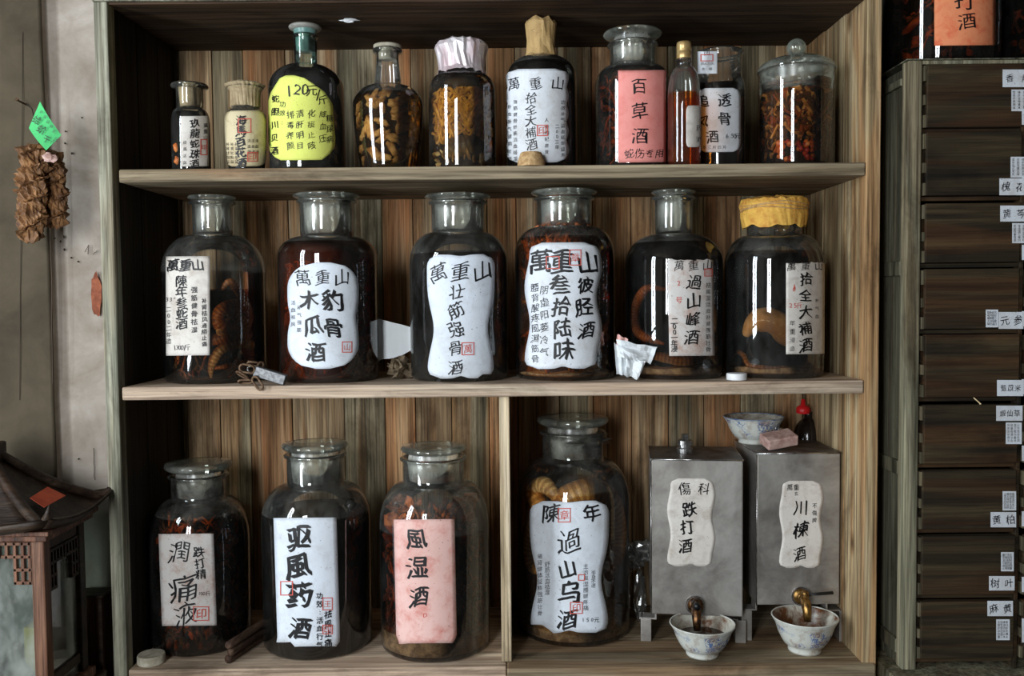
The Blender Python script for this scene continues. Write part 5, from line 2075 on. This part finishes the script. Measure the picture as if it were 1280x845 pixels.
# small pits and scratches in the plaster
g = Geo()
r = random.Random(3)
for k in range(16):
    x, y = r.uniform(66, 122), r.choice([r.uniform(290, 330), r.uniform(480, 580), r.uniform(100, 200), r.uniform(600, 700)])
    p = at(x, y, 0.044)
    g.blob((p.x, 0.047, p.z), (r.uniform(0.0008, 0.0018), 0.003, r.uniform(0.001, 0.003)), k, 0.6, 4)
struct(g.build('trim_2', simple('plaster_pits', (70, 58, 48), 0.9)))
g = Geo()
for (x0, y0, x1, y1) in ((106, 315, 111, 306), (111, 306, 110, 318), (116, 318, 122, 313), (117, 560, 118, 600), (60, 120, 66, 480), (28, 40, 24, 500)):
    a, b = at(x0, y0, 0.046 if x0 > 66 else 0.018), at(x1, y1, 0.046 if x0 > 66 else 0.018)
    n = 8
    g.tube([a.lerp(b, i / n) + Vector((0.002 * noise.noise(Vector((i * 1.3, x0, 0))), 0, 0)) for i in range(n + 1)], 0.0008, 4)
struct(g.build('trim_3', simple('wall_crack', (84, 72, 62), 0.9)))

# ------------------------------------------------------------------ hanging bundle and its tag
Yh = -0.06
p0 = at(40, 133, Yh)
bun = thing('dried_bundle', 'wrinkled brown dried bundle hanging from a nail on the left wall', 'bundle', at(50, 245, Yh))


def lobe(pts, rads, seed):
    n, g = 34, Geo()
    P = []
    for i in range(len(pts) - 1):
        for k in range(26):
            P.append((at(*[pts[i][q] + (pts[i + 1][q] - pts[i][q]) * k / 26 for q in (0, 1)], Yh + pts[i][2]), rads[i] + (rads[i + 1] - rads[i]) * k / 26))
    vs = []
    m = len(P)
    for i, (p, rr) in enumerate(P):
        e = min(1, 0.35 + i / 5, 0.35 + (m - 1 - i) / 5)
        fold = 1.0
        for j in range(n):
            a = 2 * math.pi * j / n
            q = noise.noise(Vector((math.cos(a) * 1.6, math.sin(a) * 1.6, i * 0.35 + seed)))
            fold = 1 + 0.15 * math.sin(i * 1.25 + 2.5 * noise.noise(Vector((math.cos(a) * 1.2, math.sin(a) * 1.2, i * .1 + seed))) * 3)
            q2 = noise.noise(Vector((math.cos(a) * 5, math.sin(a) * 5, i * 0.5 + seed)))
            r2 = rr * 1.62 / FPX * e * fold * (1 + 0.35 * q + 0.25 * q2)
            vs.append(p + Vector((r2 * math.cos(a), r2 * math.sin(a) * 0.9, 0.007 * math.sin(a * 2 + i * 0.4) + 0.005 * q)))
    g.add(vs, [(i * n + j, i * n + (j + 1) % n, (i + 1) * n + (j + 1) % n, (i + 1) * n + j) for i in range(m - 1) for j in range(n)] + [tuple(range(n)), tuple(range((m - 1) * n, m * n))])
    return g.build('wrinkled_lobe', M_BUNDLE, bun, smooth=False)


lobe([(42, 184, -0.01), (41, 215, -0.01), (42, 250, -0.01), (37, 302, -0.01)], [16, 17, 17, 15], 1)
lobe([(62, 192, 0.02), (68, 215, 0.02), (70, 250, 0.02), (68, 284, 0.02)], [12, 13, 14, 13], 7)
g = Geo()
g.tube([at(50, 186, Yh), at(46, 160, Yh - 0.006), at(40, 136, Yh + 0.0), at(33, 130, 0.02)], 0.0012, 6)
g.build('string', M_STRING, bun)
g = Geo()
g.blob(at(63, 197, Yh - 0.022), (0.012, 0.005, 0.007), 2, 0.9, 8)
g.build('pink_tuft', M_PINKB, bun)
g = Geo()
a = at(33, 131, 0.022)
g.tube([a, a + Vector((0, -0.03, 0.002)), a + Vector((-0.001, -0.034, 0.004))], [0.002, 0.002, 0.004], 8)
o = g.build('nail', M_RUST)
tag(origin_to(o, a), 'rusty nail in the left wall holding the bundle and green tag', 'nail')
g = Geo()
q = [at(36, 160, Yh - .022), at(50, 127, Yh - .018), at(77, 169, Yh - .02), at(58, 188, Yh - .026)]
tg = thing('paper_tag', 'bright green paper tag with handwriting hanging over the brown bundle', 'tag', q[1])
vs = []
n = 8
for i in range(n + 1):
    for j in range(n + 1):
        p = q[0].lerp(q[1], i / n).lerp(q[3].lerp(q[2], i / n), j / n)
        p.y -= 0.006 * math.sin(j / n * 3)
        vs.append(p)
W = n + 1
g.add(vs, [(i * W + j, i * W + j + 1, (i + 1) * W + j + 1, (i + 1) * W + j) for i in range(n) for j in range(n)])
g.build('tag_sheet', P_GREEN, tg, solid=0.0005)
k = Geo()


def mt_(px, py, off):
    return at(px, py, Yh - 0.0305 - off)


for (ch, x, y, s_) in (('蛤', 46, 150, 12), ('蚧', 52, 162, 12), ('干', 58, 174, 10), ('1', 64, 178, 6), ('0', 67, 176, 6), ('元', 70, 174, 6), ('补', 52, 140, 5), ('肾', 56, 146, 5), ('益', 60, 152, 5), ('肺', 64, 158, 5), ('定', 68, 164, 5)):
    put_glyph(k, ch, x, y, s_, mt_, 0.0, weight=0.0, mi=0 if s_ > 5 else 1, rot=-0.5, wrap=False)
k.build('handwriting', [INK, INK_S], tg)

# ------------------------------------------------------------------ lantern bottom left
LX0, LX1, LY0, LY1 = -1.165, -0.853, -0.21, -0.055
LZ0, LZE = 0.70, at(45, 672, -0.21).z
lan = thing('wooden_lantern', 'carved wooden lantern with upswept roof and glass panes at lower left', 'lantern', ((LX0 + LX1) / 2, (LY0 + LY1) / 2, LZ0))
pw = 0.024
for x in (LX0, LX1 - pw):
    for y in (LY0, LY1 - pw):
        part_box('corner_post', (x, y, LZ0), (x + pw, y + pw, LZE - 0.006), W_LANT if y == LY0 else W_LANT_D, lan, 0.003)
part_box('base', (LX0 - 0.01, LY0 - 0.01, LZ0), (LX1 + 0.01, LY1 + 0.01, LZ0 + 0.02), W_LANT, lan, 0.003)
part_box('eave_moulding', (LX0 - 0.012, LY0 - 0.012, LZE - 0.005), (LX1 + 0.012, LY1 + 0.012, LZE + 0.006), W_LANT, lan, 0.002)
part_box('eave_moulding', (LX0 - 0.02, LY0 - 0.02, LZE + 0.0065), (LX1 + 0.02, LY1 + 0.02, LZE + 0.015), W_LANT, lan, 0.002)
part_box('side_rail', (LX1 - 0.016, LY0 + pw, LZE - 0.030), (LX1 - 0.004, LY1 - pw, LZE - 0.006), W_LANT_D, lan, 0.002)
part_box('side_rail', (LX1 - 0.016, LY0 + pw, at(80, 826, -0.12).z - 0.02), (LX1 - 0.004, LY1 - pw, at(80, 826, -0.12).z), W_LANT_D, lan, 0.002)
g = Geo()
g.box((LX1 - 0.011, LY0 + pw, LZ0 + 0.02), (LX1 - 0.009, LY1 - pw, LZE - 0.03))
g.build('glass_pane', M_PANE, lan)
g = Geo()
g.box((LX0 + pw, LY0 + 0.010, LZ0 + 0.02), (LX1 - pw, LY0 + 0.012, LZE - 0.006))
g.build('glass_pane', M_PANE, lan)
g = Geo()
g.box((LX0 + pw, LY1 - 0.012, LZ0 + 0.02), (LX1 - pw, LY1 - 0.010, LZE - 0.006))
g.build('glass_pane', M_PANE, lan)


def fret(name, horiz, o_, sgn):
    """stepped corner fretwork of small bars; o_ = corner point, sgn = direction"""
    g = Geo()
    t = 0.006
    segs = [((0, 0), (0.062, 0)), ((0, -0.024), (0.052, -0.024)), ((0, -0.048), (0.030, -0.048)), ((0, -0.072), (0.030, -0.072)),
            ((0.016, 0), (0.016, -0.072)), ((0.030, 0), (0.030, -0.072)), ((0.045, 0), (0.045, -0.024)), ((0.060, 0), (0.060, -0.024)), ((0.003, 0), (0.003, -0.072))]
    for (a, b) in segs:
        u0, u1 = min(a[0], b[0]) - t / 2, max(a[0], b[0]) + t / 2
        z0, z1 = min(a[1], b[1]) - t / 2, max(a[1], b[1]) + t / 2
        if horiz:
            xx = sorted((o_[0] + sgn * u0, o_[0] + sgn * u1))
            g.box((xx[0], o_[1], o_[2] + z0), (xx[1], o_[1] + 0.008, o_[2] + z1))
        else:
            yy = sorted((o_[1] + sgn * u0 * .8, o_[1] + sgn * u1 * .8))
            g.box((o_[0], yy[0], o_[2] + z0), (o_[0] + 0.008, yy[1], o_[2] + z1))
    g.build(name, W_LANT if horiz else W_LANT_D, lan, bevel=0.001)


fret('fretwork', True, (LX1 - pw, LY0 + 0.001, LZE - 0.012), -1)
fret('fretwork', True, (LX0 + pw, LY0 + 0.001, LZE - 0.012), 1)
fret('fretwork', False, (LX1 - 0.010, LY0 + pw, LZE - 0.033), 1)
fret('fretwork', False, (LX1 - 0.010, LY1 - pw, LZE - 0.033), -1)
# roof: four curved slopes with tiles ribs, hip ridges sweeping up at the corners
RX0, RX1, RY0, RY1 = LX0 - 0.031, LX1 + 0.033, LY0 - 0.045, LY1 + 0.06
AP = Vector(((RX0 + RX1) / 2, (RY0 + RY1) / 2, LZE + 0.155))
ZE = LZE + 0.020


def hip(cx_, cy_, t):
    """point on a hip line, t=0 at the corner, 1 at the apex"""
    c = Vector((cx_, cy_, ZE))
    p = c.lerp(AP, t)
    sag = (t ** 1.7 - t) * 0.10
    lift = 0.026 * max(0, 1 - t / 0.13) ** 1.6
    return Vector((p.x, p.y, ZE + (AP.z - ZE) * t + sag + lift * 1.0))


corners = [(RX0, RY0), (RX1, RY0), (RX1, RY1), (RX0, RY1)]
for k in range(4):
    a, b = corners[k], corners[(k + 1) % 4]
    g = Geo()
    vs = []
    n, m = 12, 10
    for i in range(n + 1):
        t = i / n * 0.94
        A, B = hip(*a, t), hip(*b, t)
        for j in range(m + 1):
            u = j / m
            p = A.lerp(B, u)
            p.z -= 0.018 * math.sin(math.pi * u) * (1 - t)
            vs.append(p)
    W = m + 1
    g.add(vs, [(i * W + j, i * W + j + 1, (i + 1) * W + j + 1, (i + 1) * W + j) for i in range(n) for j in range(m)])
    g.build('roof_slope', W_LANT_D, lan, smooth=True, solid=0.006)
for c_ in corners:
    g = Geo()
    pts = [hip(*c_, t / 20 * 0.96) for t in range(21)]
    out = (pts[0] - pts[1]).normalized()
    pts = [pts[0] + out * 0.012 + Vector((0, 0, 0.012))] + pts
    for p in pts:
        p.z += 0.004
    g.tube(pts, [0.002] + [0.0065 + 0.003 * min(1, i / 4) for i in range(21)], 10)
    g.build('hip_ridge', W_LANT_D, lan, smooth=True)
part_box('roof_block', (AP.x - 0.03, AP.y - 0.03, AP.z - 0.035), (AP.x + 0.03, AP.y + 0.03, AP.z + 0.005), W_LANT_D, lan, 0.004)
# orange square on the roof
n_ = 0


def on_roof(px, py):
    """drop a pixel on the right-hand slope plane"""
    A, B, C = hip(RX1, RY0, 0.1), hip(RX1, RY1, 0.1), hip(RX1, (RY0 + RY1) / 2, 0.6)
    nn = (B - A).cross((hip(RX1, RY0, 0.55) + hip(RX1, RY1, 0.55)) / 2 - A).normalized()
    if nn.z < 0:
        nn = -nn
    p = at_plane(px, py, A + nn * 0.004, nn)
    return p, nn


g = Geo()
q = [on_roof(*p) for p in ((36, 625), (58, 611), (81, 622), (54, 637))]
nn = q[0][1]
vs = [p + nn * 0.004 for p, _ in q]
vs2 = [p + nn * 0.0048 for p, _ in q]
g.add(vs + vs2, [(3, 2, 1, 0), (4, 5, 6, 7), (0, 1, 5, 4), (1, 2, 6, 5), (2, 3, 7, 6), (3, 0, 4, 7)])
o = g.build('paper_square', M_ORSQ)
tag(origin_to(o, vs[0]), 'orange-red paper square stuck on the lantern roof slope', 'paper')
# things seen dimly inside the lantern
g = Geo()
g.box((LX0 + 0.06, LY0 + 0.05, LZ0 + 0.0205), (LX0 + 0.2, LY1 - 0.03, LZ0 + 0.08))
o = g.build('small_box', M_SEEN)
tag(origin_to(o, (LX0 + 0.1, LY0 + 0.07, LZ0 + 0.02)), 'grey box dimly seen inside the wooden lantern', 'box')
g = Geo()
g.box((LX1 - 0.075, LY0 + 0.06, LZ0 + 0.0205), (LX1 - 0.03, LY1 - 0.03, at(78, 790, -0.12).z + 0.02))
o = g.build('small_box', M_YELLOWB)
tag(origin_to(o, (LX1 - 0.05, LY0 + 0.08, LZ0 + 0.02)), 'yellowish box seen through the side pane of the wooden lantern', 'box')
# side table that carries the lantern (just below the frame)
tb = thing('side_table', 'dark wooden side table under the wooden lantern', 'table', ((LX0 + LX1) / 2, -0.15, 0))
part_box('tabletop', (LX0 - 0.08, LY0 - 0.06, LZ0 - 0.03), (LX1 + 0.02, -0.02, LZ0), W_LANT_D, tb, 0.003)
for x in (LX0 - 0.07, LX1 - 0.02):
    for y in (LY0 - 0.05, -0.06):
        part_box('leg', (x, y, 0), (x + 0.03, y + 0.03, LZ0 - 0.03), W_LANT_D, tb, 0.003)
# reddish wooden box post between lantern and shelf
pz = at(112, 745, 0.0).z
pb = thing('wooden_stand', 'narrow reddish-brown wooden stand between the lantern and the shelf', 'stand', (at(113, 800, 0).x, -0.01, 0))
xa, xb = at(96, 790, -0.015).x, at(128, 800, -0.015).x
part_box('stand_body', (xa, -0.015, 0), (xb, 0.035, pz), W_RED, pb, 0.003)
part_box('stand_top', (xa - 0.003, -0.018, pz + 0.0002), (xb + 0.003, 0.037, pz + 0.006), W_LANT_D, pb, 0.002)
part_box('edge_strip', (xb - 0.006, -0.0185, 0), (xb + 0.0015, -0.0152, pz - 0.002), W_LANT_D, pb, 0.001)
